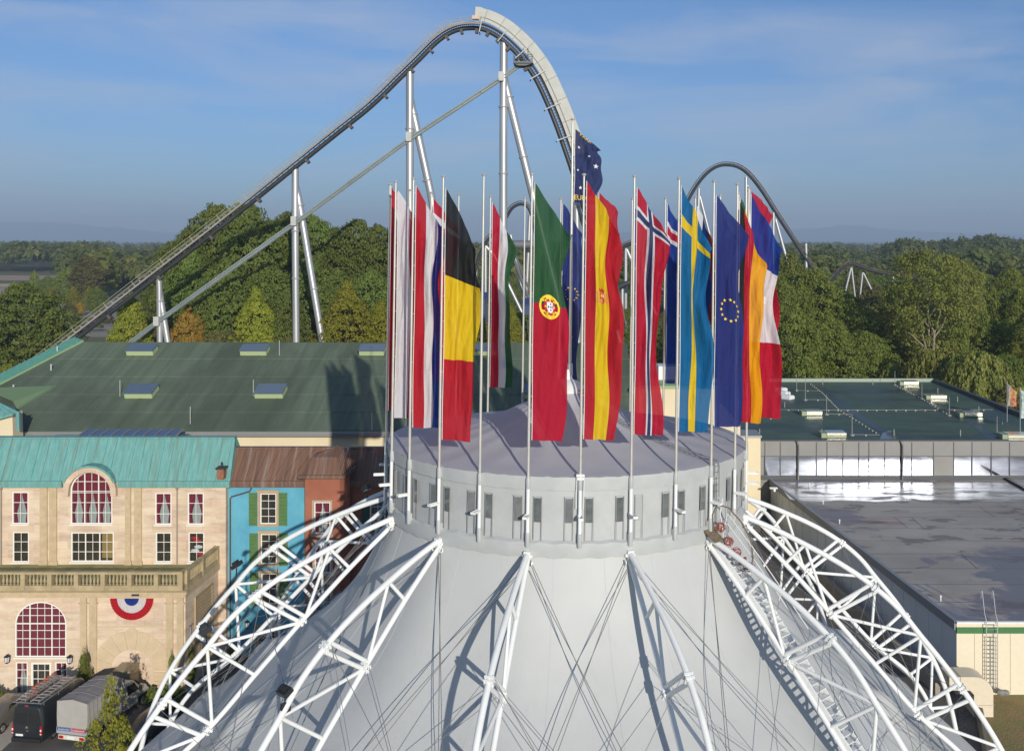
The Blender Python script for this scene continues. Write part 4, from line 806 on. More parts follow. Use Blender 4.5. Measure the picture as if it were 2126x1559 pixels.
e1, e2 = Vector((xt, YG, 0)), Vector((xb_, YF, 0)); u = (e2 - e1).normalized(); s_ = Vector((u.y, -u.x, 0)); zt_, zb_ = zcb - .7, 1.0
for k in range(22): z = zb_ + (zt_ - zb_) * k / 22; b.obox(e1 + u * 2.9 + s_ * .04 + Vector((0, 0, z + .1)), u * 1.35, s_ * .02, (0, 0, .075))
for t in (1.5, 4.3): b.obox(e1 + u * t + s_ * .05 + Vector((0, 0, (zt_ + zb_) / 2)), u * .06, s_ * .05, (0, 0, (zt_ - zb_) / 2 + .1))
b.obox(e1 + u * 2.9 + s_ * .05 + Vector((0, 0, zt_ + .06)), u * 1.45, s_ * .05, (0, 0, .06)); part('roller_shutter', b, M('tan_shutter', (.40, .30, .17), .7, var=.1), root, smooth=False)
b = MB(); q = e1 + u * .6 + s_ * .1; b.tube(q, q + Vector((0, 0, 4.4)), .045, n=8); b.bar(q + Vector((0, 0, 4.4)) - u * .3, q + Vector((0, 0, 4.4)) + u * .3, .1, .06); part('downpipe', b, M('grey_pipe', (.25, .25, .26), .5), root)
b = MB(); c = at(281, 1235, YT - .16); b.box(c.x - .25, c.x + .25, YT - .2, YT - .1, c.z - .06, c.z + .06); part('vent_grille', b, m_dark, root, smooth=False)
# things on and by the house
c = at(273.5, 1242, YG - .16); b = MB(); nn = 44
def fan(r0, r1, mi, dy):
    P_ = [[(c.x - r * math.cos(math.pi * k / nn), YG - .16 - dy - (.035 if k % 2 else 0) * (r / 1.5), c.z - r * math.sin(math.pi * k / nn)) for k in range(nn + 1)] for r in (r0, (r0 + r1) / 2, r1 + 0)]; b.grid(P_, mi)
fan(.02, .49, 2, .02); fan(.47, .99, 1, .01); fan(.97, 1.47, 0, 0)
single('bunting_fan', b, [FC['scarlet'], FC['white'], FC['blue']], 'half round pleated bunting in red, white and blue on the sandstone wall', 'bunting', smooth=False)
def wall_lamp(px, py, Y, lab):
    c = at(px, py, Y - .32); root_ = thing('wall_lantern', c + Vector((0, .3, -.3)), lab, 'lantern', 'lanterns beside the arched window')
    b = MB(); b.tube(c + Vector((0, .3, -.2)), c + Vector((0, 0, -.28)), .03, n=6); b.lathe(c, [(.0, .36), (.05, .3), (.2, .2), (.19, .16), (.02, .15)], 8); b.lathe(c, [(.05, -.3), (.13, -.22), (.14, -.18)], 8)
    for k in range(6): t = k * math.pi / 3; b.tube(c + Vector((.13 * math.cos(t), .13 * math.sin(t), -.2)), c + Vector((.18 * math.cos(t), .18 * math.sin(t), .17)), .012, n=4)
    part('lantern_frame', b, m_black, root_)
    b = MB(); b.lathe(c, [(.12, -.19), (.165, .15)], 6); part('lantern_glass', b, M('lantern_pane', (.6, .62, .62), .2), root_)
wall_lamp(14.5, 1368, YG, 'black wall lantern left of the big arched window'); wall_lamp(144.5, 1369, YG, 'black wall lantern right of the big arched window')
m_cab = M('tan_cabinet', (.36, .29, .18), .6, var=.12, vs=2)
b = MB(); q = pxrect(66.0, 240, 276, 1389, 1420); b.box(q[0], q[1], 65.6, 66.9, 0, q[3]); b.box(q[0] - .03, q[1] + .03, 65.57, 66.93, q[3], q[3] + .05); b.box(q[0] + .06, q[0] + .2, 65.58, 65.62, q[3] - .35, q[3] - .28)
single('utility_cabinet', b, m_cab, 'tall tan equipment cabinet against the sandstone wall', 'cabinet', smooth=False)
b = MB(); q = pxrect(66.2, 222, 239, 1406, 1430); b.box(q[0], q[1] - .03, 65.9, 66.9, 0, q[3]); b.box(q[0] - .03, q[1], 65.87, 66.93, q[3], q[3] + .05); single('utility_cabinet', b, m_cab, 'lower tan cabinet left of the tall equipment cabinet', 'cabinet', smooth=False)

# ------------------------------------------------------------------ turquoise and brick red houses
YB = 73.2
m_blue = add_stain(M('turquoise_render', (.085, .32, .45), .85, c2=(.12, .39, .51), vs=.6, bump=.06, bs=14), (.16, .46, .42), .7, .55, .75, (1, 1, 1), .55)
m_brown = add_stain(M('brown_copper', (.19, .10, .062), .55, c2=(.115, .062, .042), vs=1.5, vec=(2.2, .1, .12)), (.30, .24, .21), 1.6, .5, .68, (1.7, .08, .1), .6)
m_surround = M('stone_surround', (.46, .34, .22), .85, var=.12, vs=2)
m_shut = M('green_shutter', (.085, .19, .05), .6, var=.12, vs=2)
root = thing('turquoise_house', (X_(553, YB), YB, 0), 'turquoise house front with green shutters and a brown metal roof', 'building')
x0, x1 = X_(471, YB), X_(632.5, YB); ze = Z_(1003, YB)
bw = [pxrect(YB, 540, 574, 1024, 1088), pxrect(YB, 541, 575, 1108, 1171), pxrect(YB, 542, 576, 1190, 1254), pxrect(YB, 534, 572, 1304, 1362)]
b = MB(); wall(b, x0, x1, 0, ze, YB, bw); part('front_wall', b, m_blue, root, smooth=False)
for k, h in enumerate(bw):
    window(root, *h, YB, 2, 4, 'dark', sill=False)
    b = MB(); e = .17
    b.box(h[0] - e, h[0], YB - .06, YB + .1, h[2] - e, h[3] + e); b.box(h[1], h[1] + e, YB - .06, YB + .1, h[2] - e, h[3] + e); b.box(h[0], h[1], YB - .06, YB + .1, h[3], h[3] + e); b.box(h[0] - e - .05, h[1] + e + .05, YB - .1, YB + .1, h[3] + e, h[3] + e + .1); b.box(h[0], h[1], YB - .09, YB + .1, h[2] - e, h[2])
    part('window_surround', b, m_surround, root, smooth=False)
    if k < 3:
        for s_ in (-1, 1):
            xa = (h[0] - e - .64) if s_ < 0 else (h[1] + e + .04); b = MB(); b.box(xa, xa + .07, YB - .1, YB - .03, h[2] - .1, h[3] + .05); b.box(xa + .53, xa + .6, YB - .1, YB - .03, h[2] - .1, h[3] + .05); zz = h[2] - .1
            nz_ = 24; hh = (h[3] + .05 - zz) / nz_
            for j in range(nz_): b.obox((xa + .3, YB - .06, zz + hh * (j + .5)), (.23, 0, 0), (0, .03, -.02), (0, .008, hh * .36))
            b.box(xa + .07, xa + .53, YB - .03, YB - .01, zz, h[3] + .05); part('shutter', b, m_shut, root, smooth=False)
Yr = 74.4; zrt = Z_(931, Yr)
def metal_roof(parent, xa, xb, xa2, xb2, Y0, z0, Y1, z1, step=.62):
    b = MB(); b.poly([(xa, Y0 - .35, z0), (xb, Y0 - .35, z0), (xb2, Y1, z1), (xa2, Y1, z1)]); k = max(2, int((xb - xa) / step))
    for j in range(k + 1): f = j / k; b.bar((xa + (xb - xa) * f, Y0 - .36, z0 + .03), (xa2 + (xb2 - xa2) * f, Y1 - .01, z1 + .02), .1, .15, (1, 0, 0))
    b.box(xa, xb, Y0 - .5, Y0 - .33, z0 - .2, z0 + .08); b.box(xa, xb, Y0 - .43, Y0 + .02, z0 - .4, z0 - .22); b.box(xa2, xb2, Y1 - .08, Y1 + .4, z1, z1 + .1)
    b.poly([(xa2, Y1 + .35, z1), (xb2, Y1 + .35, z1), (xb2, Y1 + 3, z1 - 3), (xa2, Y1 + 3, z1 - 3)]); return part('metal_roof', b, m_brown, parent, smooth=False)
metal_roof(root, X_(472, YB), X_(640, YB), X_(485, Yr), X_(700, Yr), YB, ze + .2, Yr, zrt)
b = MB(); c = at(522, 1006, YB - .12); d = at(478, 1035, YB - .12); b.path([c + Vector((0, 0, .3)), c + Vector((0, 0, -.25)), at(518, 1020, YB - .12), at(481, 1031, YB - .12), d, Vector((d.x, d.y, .1))], .055, 8); b.lathe(c - Vector((0, 0, .1)), [(.07, -.1), (.15, .1), (.15, .35)], 8); part('downpipe', b, M('copper_pipe', (.13, .075, .055), .5, .4), root)
wall_lamp(513, 1296, YB, 'black wall lantern on the turquoise house')
m_red = M('brick_red_render', (.36, .125, .07), .85, c2=(.29, .10, .058), vs=.7, bump=.08, bs=12)
YR, YQ = 72.3, 74.0
root = thing('brick_red_house', (X_(668, YR), YR, 0), 'brick red house with a projecting bay and a brown mansard cap', 'building')
xa, xb, xc = X_(633, YR), X_(706, YR), X_(727, 73.4); zb = Z_(990, YR)
rw = [pxrect(YR, 652, 686, 1042, 1108), pxrect(YR, 653, 687, 1126, 1190), pxrect(YR, 654, 688, 1210, 1270)]
b = MB(); wall(b, xa, xb, 0, zb, YR, rw); b.poly([(xb, YR, 0), (xc, 73.4, 0), (xc, 73.4, zb), (xb, YR, zb)]); b.poly([(xa, YR, 0), (xa, YQ, 0), (xa, YQ, zb), (xa, YR, zb)]); part('bay_wall', b, m_red, root, smooth=False)
xq0, xq1 = X_(706, YQ), X_(1010, YQ); zq = Z_(1003, YQ)
side = [pxrect(YQ, 768, 800, 1036, 1100)]
b = MB(); wall(b, xq0, xq1, 0, zq, YQ, side); part('rear_wall', b, m_red, root, smooth=False)
window(root, *side[0], YQ, 2, 4, 'dark', sill=False)
for s_ in (-1, 1):
    h = side[0]; xx = h[0] - .62 if s_ < 0 else h[1] + .06; b = MB()
    for j in range(20): zz = h[2] + (h[3] - h[2]) * (j + .5) / 20; b.obox((xx + .28, YQ - .06, zz), (.27, 0, 0), (0, .03, -.02), (0, .008, .04))
    b.box(xx, xx + .56, YQ - .03, YQ - .01, h[2], h[3]); part('shutter', b, M('dark_green_shutter', (.03, .085, .05), .6), root, smooth=False)
for h in rw:
    window(root, *h, YR, 2, 3, 'drape', sill=False); b = MB(); e = .14
    b.box(h[0] - e, h[0], YR - .05, YR + .1, h[2] - e, h[3] + e); b.box(h[1], h[1] + e, YR - .05, YR + .1, h[2] - e, h[3] + e); b.box(h[0], h[1], YR - .05, YR + .1, h[3], h[3] + e); b.box(h[0] - e - .06, h[1] + e + .06, YR - .1, YR + .1, h[2] - e - .06, h[2] - .01); part('window_surround', b, M('pale_surround', (.42, .33, .24), .8), root, smooth=False)
metal_roof(root, X_(716, YQ), xq1, X_(727, 75.2), X_(1015, 75.2), YQ, zq + .2, 75.2, Z_(931, 75.2))
b = MB(); z0, z1 = Z_(985, YR), Z_(949, 73.0); ft = 72.95; e0, e1_ = X_(632, YR), X_(710, YR); t0, t1 = X_(647, ft), X_(700, ft); be, bt = X_(733, 73.6), X_(716, 74.0)
fr_ = [(e0, YR - .25, z0), (e1_, YR - .25, z0), (t1, ft, z1), (t0, ft, z1)]; b.poly(fr_); b.poly([(e1_, YR - .25, z0), (be, 73.6, z0 + .25), (bt, 74.2, Z_(930, 74.2)), (t1, ft, z1)]); b.poly([(e0, YR - .25, z0), (t0, ft, z1), (t0, 74.5, z1), (e0, 74.5, z0)])
pk = at(702, 925, 74.6); b.poly([(t0, ft, z1), (t1, ft, z1), tuple(pk)]); b.poly([(t1, ft, z1), (bt, 74.2, Z_(930, 74.2)), tuple(pk)]); b.poly([(t0, ft, z1), tuple(pk), (X_(668, 75.2), 75.2, Z_(931, 75.2))])
for k in range(6): f = k / 5; b.bar((e0 + (e1_ - e0) * f, YR - .26, z0), (t0 + (t1 - t0) * f, ft, z1), .1, .13, (1, 0, 0))
for k in range(7):
    f = k / 6; p = Vector((e1_, YR - .25, z0)).lerp(Vector((be, 73.6, z0 + .25)), f); q = Vector((t1, ft, z1)).lerp(Vector((bt, 74.2, Z_(930, 74.2))), f); b.bar(p, q, .1, .14, (1, -1, 0))
for k in range(6): f = k / 5; b.bar((t0 + (t1 - t0) * f, ft, z1), pk, .05, .06)
b.box(X_(622, YR), X_(716, YR), YR - .45, YR - .24, z0 - .22, z0 + .04); b.bar((X_(716, YR), YR - .34, z0 - .09), (X_(738, 73.6), 73.6, z0 + .2), .2, .26); b.box(xa - .1, xb + .1, YR - .26, YR + .05, z0 - .24, z0 - .02)
part('mansard_cap', b, m_brown, root, smooth=False)
# ------------------------------------------------------------------ ground, road, fields, hills
m_ground = M('meadow', (.085, .10, .035), .95, c2=(.17, .14, .06), vs=.02, detail=8)
b = MB(); b.box(-30000, 30000, -300, 40000, -.6, 0); struct('ground', b, m_ground)
m_asph = M('asphalt', (.13, .12, .11), .9, c2=(.10, .094, .088), vs=.35, bump=.1, bs=30)
b = MB(); b.poly([(-80, 15, .004), (45, 15, .004), (24, 108, .004), (15, 110, .004), (15, 72, .004), (-80, 72, .004)]); struct('road', b, m_asph)
m_pave = M('pale_paving', (.50, .445, .37), .9, var=.15, vs=.8)
b = MB(); b.ext([(-80, 40.0, .008), (-34.4, 40, .008), (-35.0, 60.5, .008), (-34.2, 67.1, .008), (-80, 67.1, .008)], (0, 0, .05)); struct('pavement', b, m_pave)
m_dry = M('dry_grass', (.30, .19, .09), .95, c2=(.19, .19, .06), vs=.55, bump=.5, bs=6, detail=8)
b = MB(); b.poly([(20, 30, .01), (70, 30, .01), (70, 67, .01), (27.5, 67, .01), (22.8, 58, .01), (21, 52, .01)]); struct('dry_grass', b, m_dry)
m_gravel = M('gravel', (.25, .225, .19), .95, c2=(.08, .07, .06), vs=9, bump=.4, bs=12)
b = MB(); b.poly([(22.3, 53, .016), (23.3, 52.6, .016), (24.6, 59, .016), (27.4, 66.5, .016), (26.0, 67, .016), (23.4, 60.5, .016)]); struct('gravel_strip', b, m_gravel)
m_park = M('gravel_car_park', (.32, .27, .225), .95, c2=(.22, .20, .14), vs=.04, vec=(.3, 3, 1))
q = [atz(*p) for p in ((90, 700), (250, 700), (262, 640), (258, 622), (118, 622), (105, 650))]; b = MB(); b.poly([p + Vector((0, 0, .02)) for p in q]); struct('car_park', b, m_park)
m_f1 = M('ploughed_field', (.44, .31, .21), .95, var=.2, vs=.05); m_f2 = M('stubble_field', (.55, .42, .24), .95, var=.2, vs=.05)
for px0, px1, y0, y1, m_ in ((-120, 125, 589, 596, m_f2), (-120, 110, 572, 582, m_f1), (-120, 64, 597, 612, m_f1), (1040, 1200, 572, 580, m_f2), (2040, 2160, 552, 562, m_f1)):
    b = MB(); b.poly([atz(px0, y1, .03), atz(px1, y1, .03), atz(px1 + 10, y0, .03), atz(px0, y0, .03)]); struct('field', b, m_)
m_hill = M('wooded_hill', (.04, .06, .04), .95, var=.3, vs=.002)
def ridge(pts, Y, depth):
    pts = [tuple(q) for q in smooth_tab(pts, 60)]; b = MB(); top = [at(x, y, Y) for x, y in pts]; rows = [[Vector((p.x * 1.0, Y - depth, -1)) for p in top], [Vector((p.x, Y - depth * .35, p.z * .62)) for p in top], top, [Vector((p.x, Y + depth * .5, p.z * .6)) for p in top], [Vector((p.x, Y + depth, -1)) for p in top]]
    b.grid(rows); struct('hills', b, m_hill, smooth=True)
ridge([(-500, 478), (-300, 470), (-100, 464), (60, 462), (150, 464), (210, 472), (240, 471), (290, 478), (380, 484), (520, 487), (700, 490)], 17600., 800)
ridge([(1180, 486), (1260, 484), (1330, 480), (1420, 478), (1520, 474), (1580, 472), (1640, 476), (1700, 474), (1745, 468), (1790, 469), (1840, 476), (1950, 482), (2100, 486), (2400, 490)], 17700., 700)

# ------------------------------------------------------------------ long hall with the dark green roof
m_cream = M('cream_render', (.72, .62, .42), .8, var=.06, vs=.5)
m_green = add_stain(M('green_roofing', (.092, .122, .084), .75, spec=.25, c2=(.135, .17, .12), vs=.7, vec=(1.6, .12, .12), bump=.2, bs=3, detail=8), (.062, .082, .058), .10, .45, .62, (1, .4, 1), .7)
m_lime = M('lime_edge', (.30, .42, .20), .6, var=.1); m_skyl = M('skylight_pane', (.10, .14, .2), .08, spec=1.0); m_gut = M('zinc_gutter', (.34, .35, .34), .45, .5)
YE, zE, YR_, zR = 90., 13.44, 106., 19.84
def rp(px, py, dz=0.):                             # photo point on the roof slope
    k = (py - PY) / F; Y = (CH - zE + .4 * YE) / (.4 + k); return Vector(((px - PX) * Y / F, Y, zE + .4 * (Y - YE) + dz))
root = thing('long_hall', (rp(600, 893).x, YE, 0), 'long cream hall under a wide dark green sloping roof with roof lights', 'building')
xR = rp(1320, 893).x; xRt = rp(1320, 710).x
b = MB(); pl = [rp(40, 893), rp(1320, 893), Vector((xR, YR_, zR)), rp(166, 710), rp(-60, 826), rp(-60, 893)]
b.ext(pl, (0, .14, -.35)); b.poly([Vector((xR, YR_, zR)), pl[3], pl[3] + Vector((0, 30, -9)), Vector((xR, YR_ + 30, zR - 9))])
for k in range(1, 5): y = 893 - k * 37; p, q = rp(60, y, .015), rp(1318, y, .015); b.bar(p, q, .09, .06)
for k in range(1, 13): p, q = rp(40 + k * 100, 893, .012), rp(40 + k * 100, 893, .012) + Vector((0, YR_ - YE, zR - zE)); b.bar(p, q, .08, .04)
roof = part('roof', b, m_green, root, smooth=False)
b = MB(); p, q = rp(172, 709, .05), rp(-60, 829, .05); b.bar(p, q, .25, .16); part('verge_strip', b, m_lime, roof, smooth=False)
b = MB(); d = Vector((-1.3, .6, .25)); b.ext([p, q, q + d * 1.2, p + d], (0, 0, .12)); part('copper_verge', b, M('verge_copper', (.12, .34, .26), .55, var=.2), roof, smooth=False)
b = MB(); A, B_, C_ = rp(116, 801, .02), rp(36, 850, .02), rp(-40, 838, 1.5); b.poly([A, B_, B_ + Vector((-.6, .3, .7)), C_]); b.poly([A, C_, rp(-40, 825, .0)]); b.bar(A, B_, .2, .14); part('valley_flashing', b, M('valley_green', (.13, .20, .11), .6), roof, smooth=False)
b = MB(); xw0, xw1 = X_(0, YE), X_(1318, YE); b.box(X_(-80, 90.6), xw1, 90.6, 91, 0, zE - .2); b.box(xw1 - .5, xw1, 91, 130, 0, zE); part('wall', b, m_cream, root, smooth=False)
b = MB(); b.box(X_(42, YE), xw1 + .2, YE - .25, YE + .05, zE - .26, zE - .02); b.box(X_(42, YE), xw1, YE - .1, YE + .3, zE - .48, zE - .27)
x = X_(483, YE); b.tube((x, YE + .3, 2), (x, YE + .3, zE - .4), .07, n=8); part('gutter', b, m_gut, root, smooth=False)
for (xa, xb, ya, yb) in ((263, 318, 738, 725), (499, 553, 738, 725), (746, 797, 738, 725), (983, 1030, 738, 725), (259, 316, 827, 808), (529, 587, 827, 808), (1088, 1110, 827, 808)):
    b = MB(); p, q = rp(xa, ya), rp(xb, ya); t = rp(xb, yb); hh = .55; n_ = Vector((0, -.371, .928)); dY = (t.y - q.y); up_ = Vector((0, dY, .4 * dY))
    base = [p, q, q + up_, p + up_]; b.ext(base, n_ * hh); sl_ = part('roof_light', b, M('roof_light_kerb', (.40, .48, .26), .6) if 'roof_light_kerb' not in bpy.data.materials else bpy.data.materials['roof_light_kerb'], roof, smooth=False)
    b = MB(); o = [v_ + n_ * (hh + .003) for v_ in base]; s1 = Vector((.12, 0, 0)); s2 = up_.normalized() * .1; b.ext([o[0] - s1 * .5 - s2, o[1] + s1 * .5 - s2, o[2] + s1 * .5, o[3] - s1 * .5], n_ * .1); part('pane', b, m_skyl, sl_, smooth=False)
for x, y in ((119, 732), (106, 769), (28, 812), (249, 823), (526, 822), (580, 738), (395, 880), (772, 893)):
    b = MB(); p = rp(x, y); b.tube(p, p + Vector((0, 0, .55 if x < 130 else 1.6)), .03 if x > 130 else .07, n=6); b.ball(p + Vector((0, 0, .55)), .11 if x < 130 else .02, 6)
    part('roof_vent' if x < 130 else 'lightning_rod', b, bpy.data.materials.get('vent_grey') or M('vent_grey', (.5, .5, .5), .5), roof)
b = MB(); zz = zE - .05                              # glazed lean-to roof lights before the eave
for k in range(9):
    xa, xb = X_(165 + k * 22.5, 86), X_(185 + k * 22.5, 86); b.box(xa, xb + .15, 86, 88.6, zz, zz + .08)
    b.ext([(xa, 86, zz + .35), (xb, 86, zz + .35), (xb, 87.6, zz + .62), (xa, 87.6, zz + .62)], (0, 0, .06))
root2 = thing('glazed_lean_to', (X_(270, 86), 86, 0), 'low row of blue glass roof panes between the copper roof and the green hall roof', 'roof light')
part('pane', b, M('blue_roof_pane', (.07, .10, .18), .1, spec=1.), root2, smooth=False)
b = MB(); b.box(X_(70, 85), X_(385, 88), 85.0, 89, 0, zz - .02); part('base_block', b, M('grey_render', (.32, .33, .34), .8), root2, smooth=False)
b = MB()
for k in range(10): xa = X_(163 + k * 22.5, 86); b.bar((xa, 85.9, zz), (xa, 85.9, zz + .42), .09, .09); b.bar((xa, 85.9, zz + .42), (xa, 87.6, zz + .7), .09, .09)
part('glazing_bar', b, m_gut, root2, smooth=False)
root = thing('corner_turret', (-52, 88, 0), 'cream turret with a turquoise copper roof at the left edge beside the green roof', 'building')
Yt = 87.5; b = MB(); x1 = X_(36, Yt); z1 = Z_(858, Yt); b.ext([(x1 - 10, Yt, 0), (x1, Yt, 0), (x1 - .45, Yt, z1), (x1 - 10, Yt, z1 - 2.2)], (0, 1.6, 0)); part('wall', b, m_cream, root, smooth=False)
b = MB(); c = at(-22, 826, Yt + 2); e = [at(37, 854, Yt - .3), at(28, 860, Yt - .3), at(-60, 884, Yt - .3), at(-140, 870, Yt), at(-60, 845, Yt + 5), at(30, 846, Yt + 5)]
for k in range(6): b.poly([e[k], e[(k + 1) % 6], c])
for k in range(7): p = e[1].lerp(e[2], k / 6); b.bar(p, c, .05, .06)
b.bar(e[0], at(38, 893, Yt - .2), .3, .2, (0, 1, 0)); b.bar(e[1], e[2], .3, .25); part('copper_cap', b, m_copper, root, smooth=False)
# cream stair tower and pier behind the flags
root = thing('stair_tower', (X_(1410, 95), 95, 0), 'cream stair tower block behind the flags, with a green edged flat roof', 'building')
b = MB(); za, zb_, zc_ = Z_(806, 95), Z_(884, 95), Z_(912, 104.5)
b.box(X_(1326, 95), X_(1487, 95), 95, 112, 0, za); part('tower_wall', b, m_cream, root, smooth=False)
b = MB(); b.box(X_(1487, 95) + .003, X_(1538, 95), 95.3, 108, 0, zb_); part('annex_wall', b, m_cream, root, smooth=False)
b = MB(); b.box(X_(1324, 95), X_(1489, 95), 94.8, 112.2, za, za + .25); b.box(X_(1316, 95), X_(1325, 95), 94.9, 100, za - 2.5, za + .1); part('roof_edge', b, m_lime, root, smooth=False)
b = MB(); c = at(1384, 765, 100); b.box(c.x - .9, c.x + .9, 99, 101, za + .25, za + 1.6); part('roof_unit', b, m_white, root, smooth=False)
root = thing('cream_pier', (X_(1560, 104), 104, 0), 'narrow cream pier at the left end of the grey glazed front', 'wall')
b = MB(); b.box(X_(1536, 104), X_(1579, 104), 104, 107, 0, Z_(908, 104)); part('pier_wall', b, m_cream, root, smooth=False)
b = MB(); b.box(X_(1534, 104), X_(1581, 104), 103.8, 107.2, Z_(908, 104), Z_(904, 104)); part('coping', b, m_gut, root, smooth=False)

# ------------------------------------------------------------------ right hand halls
m_bitu = M('bitumen_roof', (.43, .40, .36), .75, spec=.12, c2=(.33, .305, .275), vs=.12, vec=(1, 1.4, 1), bump=.06, bs=2, detail=9)
add_stain(m_bitu, (.17, .17, .21), .075, .5, .53, (1, 1.3, 1), .8, rough=.38); add_stain(m_bitu, (.42, .41, .39), .13, .56, .60, (1.2, 1, 1), .3); add_stain(m_bitu, (.28, .12, .12), .22, .57, .70, (.45, 1.8, 1), .6); add_stain(m_bitu, (.13, .12, .12), .3, .57, .60, (.7, 1.3, 1), .6)
m_wet = add_stain(M('wet_green_roof', (.070, .108, .078), .5, spec=.1, c2=(.095, .14, .10), vs=.35, bump=.03, bs=3), (.022, .03, .028), .09, .5, .62, (.5, 1.6, 1), .8, rough=.25)
m_panelgrey = M('grey_panel', (.24, .235, .225), .45, .2, var=.1, vs=.6); m_mirror = M('mirror_pane', (.31, .335, .40), .10, 1.0); m_dframe = M('dark_frame', (.07, .075, .08), .5)
m_sidepanel = M('blue_grey_panel', (.62, .67, .72), .6, 0, var=.06)
zl = 4.95; fl, bl, fr2, br2 = (25.8, 67), (20.9, 106.6), (62, 67), (62, 106.6)
root = thing('flat_roofed_hall', (40, 67, 0), 'low hall with a stained grey flat roof and cream front panels', 'building')
b = MB(); b.poly([(*fl, zl), (*fr2, zl), (*br2, zl), (*bl, zl)]); rfp = part('flat_roof', b, m_bitu, root, smooth=False)
m_glareb = add_stain(add_stain(M('damp_glare_bitumen', (.36, .345, .33), .27, spec=.34, c2=(.27, .26, .25), vs=.25, bump=.02, bs=1.2), (.22, .205, .20), .5, .52, .60, (.5, 1.4, 1), .85, rough=.6), (.18, .17, .165), .16, .50, .62, (.6, 1, 1), .75)
b = MB(); wp = [(1612, 1000), (2300, 1000), (2300, 1040)] + [(2260 - 40 * k, 1040 + 2.5 * math.sin(k * 1.9) + 1.5 * math.sin(k * 4.3)) for k in range(16)] + [(1640, 1036)]
b.poly([atz(x, y, zl + .004) for x, y in wp]); part('damp_glare_patch', b, m_glareb, rfp, smooth=False)  # smoother damp strip, added to carry the sunlight thrown off the windows
b = MB(); rn = random.Random(8)
for k in range(1, 11): y = 67 + k * 3.6; xl_ = 25.8 - (y - 67) * .1237; b.bar((xl_ + .3, y, zl + .01), (62, y + rn.uniform(-.2, .2), zl + .01), .06, .012)
for k in range(16):
    y = 67 + rn.randint(0, 10) * 3.6; x = rn.uniform(27, 58); b.bar((x, y, zl + .006), (x + rn.uniform(-.2, .2), y + 3.6, zl + .006), .05, .012)
part('welt_seams', b, M('bitumen_seam', (.10, .095, .10), .5), rfp, smooth=False)
b = MB(); b.bar((25.8, 67, zl - .25), (20.9, 106.6, zl - .25), .3, .62); part('roof_edge', b, M('slate_edge', (.22, .24, .27), .5), root, smooth=False)
b = MB(); b.box(25.75, 62, 66.75, 67.0, zl - .05, zl + .07); part('front_trim', b, m_white, root, smooth=False)
b = MB(); b.box(25.78, 62, 66.85, 67.05, zl - .75, zl - .35); part('green_band', b, M('green_fascia', (.05, .17, .06), .5), root, smooth=False)
b = MB(); b.box(25.8, 62, 66.95, 67.4, 0, zl - .06)
part('front_wall', b, M('cream_panel', (.74, .66, .50), .7, var=.05), root, smooth=False)
b = MB()
for k in range(1, 14): x = 25.8 + k * 1.22; b.box(x - .012, x + .012, 66.93, 66.96, .1, zl - .76)
part('panel_joint', b, M('joint_line', (.45, .40, .32), .7), root, smooth=False)
b = MB(); b.poly([(25.8, 67, 0), (20.9, 106.6, 0), (20.9, 106.6, zl - .5), (25.8, 67, zl - .5)])
for k in range(1, 20): f = k / 20; x, y = 25.8 - 4.9 * f, 67 + 39.6 * f; b.box(x - .03, x + .02, y - .03, y + .03, 0, zl - .5)
part('side_wall', b, m_sidepanel, root, smooth=False)
b = MB(); b.bar((24.6, 67, .5), (19.6, 106, .5), .5, 1.0); single('kerb_wall', b, M('brown_concrete', (.36, .31, .25), .9, var=.2), 'low brown concrete wall along the side of the flat roofed hall', 'wall', smooth=False)
b = MB(); b.bar((46.5, 100.4, zl + .12), (46.5, 106.5, zl + .12), .4, .24); part('roof_upstand', b, m_dark, rfp, smooth=False)
for k, (x, y) in enumerate(((1743, 1087), (1709, 1046), (1953, 1247), (1680, 1010))):
    c = atz(x, y, zl); b = MB(); b.tube(c, c + Vector((0, 0, .32)), .05, n=8); b.lathe(c + Vector((0, 0, .3)), [(.08, 0), (.08, .08), (.0, .12)], 8); part('vent_pipe', b, m_white, rfp)
b = MB(); c = atz(1608, 1020, zl); b.box(c.x - .5, c.x + .3, c.y - .2, c.y + .2, zl + .3, zl + .4); b.box(c.x - .1, c.x + .1, c.y - .1, c.y + .1, zl, zl + .3); part('lamp_bracket', b, m_white, rfp, smooth=False)
# upper hall
m_pud = M('standing_water', (.012, .016, .018), .04, spec=.5); m_damp = M('damp_roofing', (.02, .028, .024), .3, spec=.3)
zu = 9.1; YU = 106.7; xu0, xu1 = 15., 54.6
root = thing('glazed_hall', (35, YU, 0), 'hall with a wet dark green flat roof above a band of mirrored windows', 'building')
b = MB(); b.poly([(xu0, YU + .3, zu), (xu1, YU + .3, zu), (xu1, 151, zu), (xu0, 151, zu)]); rfu = part('flat_roof', b, m_wet, root, smooth=False)
b = MB(); zi, zj, zk = Z_(947, YU), Z_(987, YU), Z_(995, YU); xf0, xf1 = X_(1583, YU), 75.
mull = [1588, 1620, 1656, 1695, 1717, 1750, 1783, 1804, 1837, 1871, 1893, 1938, 1980, 2018, 2058, 2096, 2134, 2172, 2210, 2248, 2290, 2330, 2380, 2440, 2520]
xs = [X_(m_, YU) for m_ in mull]
b.box(xf0 - .5, xf1, YU, YU + .35, zi, zu + .02); b.box(xf0 - .5, xf1, YU + .1, YU + .4, zl - .3, zi - .0); b.box(xs[11] + .003, xs[12] - .003, YU - .003, YU + .1, zj, zi); part('grey_cladding', b, m_panelgrey, root, smooth=False)
for k in range(len(xs) - 1):
    if k == 11: continue
    b = MB(); b.poly([(xs[k], YU + .05, zj), (xs[k + 1], YU + .05, zj), (xs[k + 1], YU + .05, zi), (xs[k], YU + .05, zi)]); part('window', b, m_mirror, root, smooth=False)
b = MB()
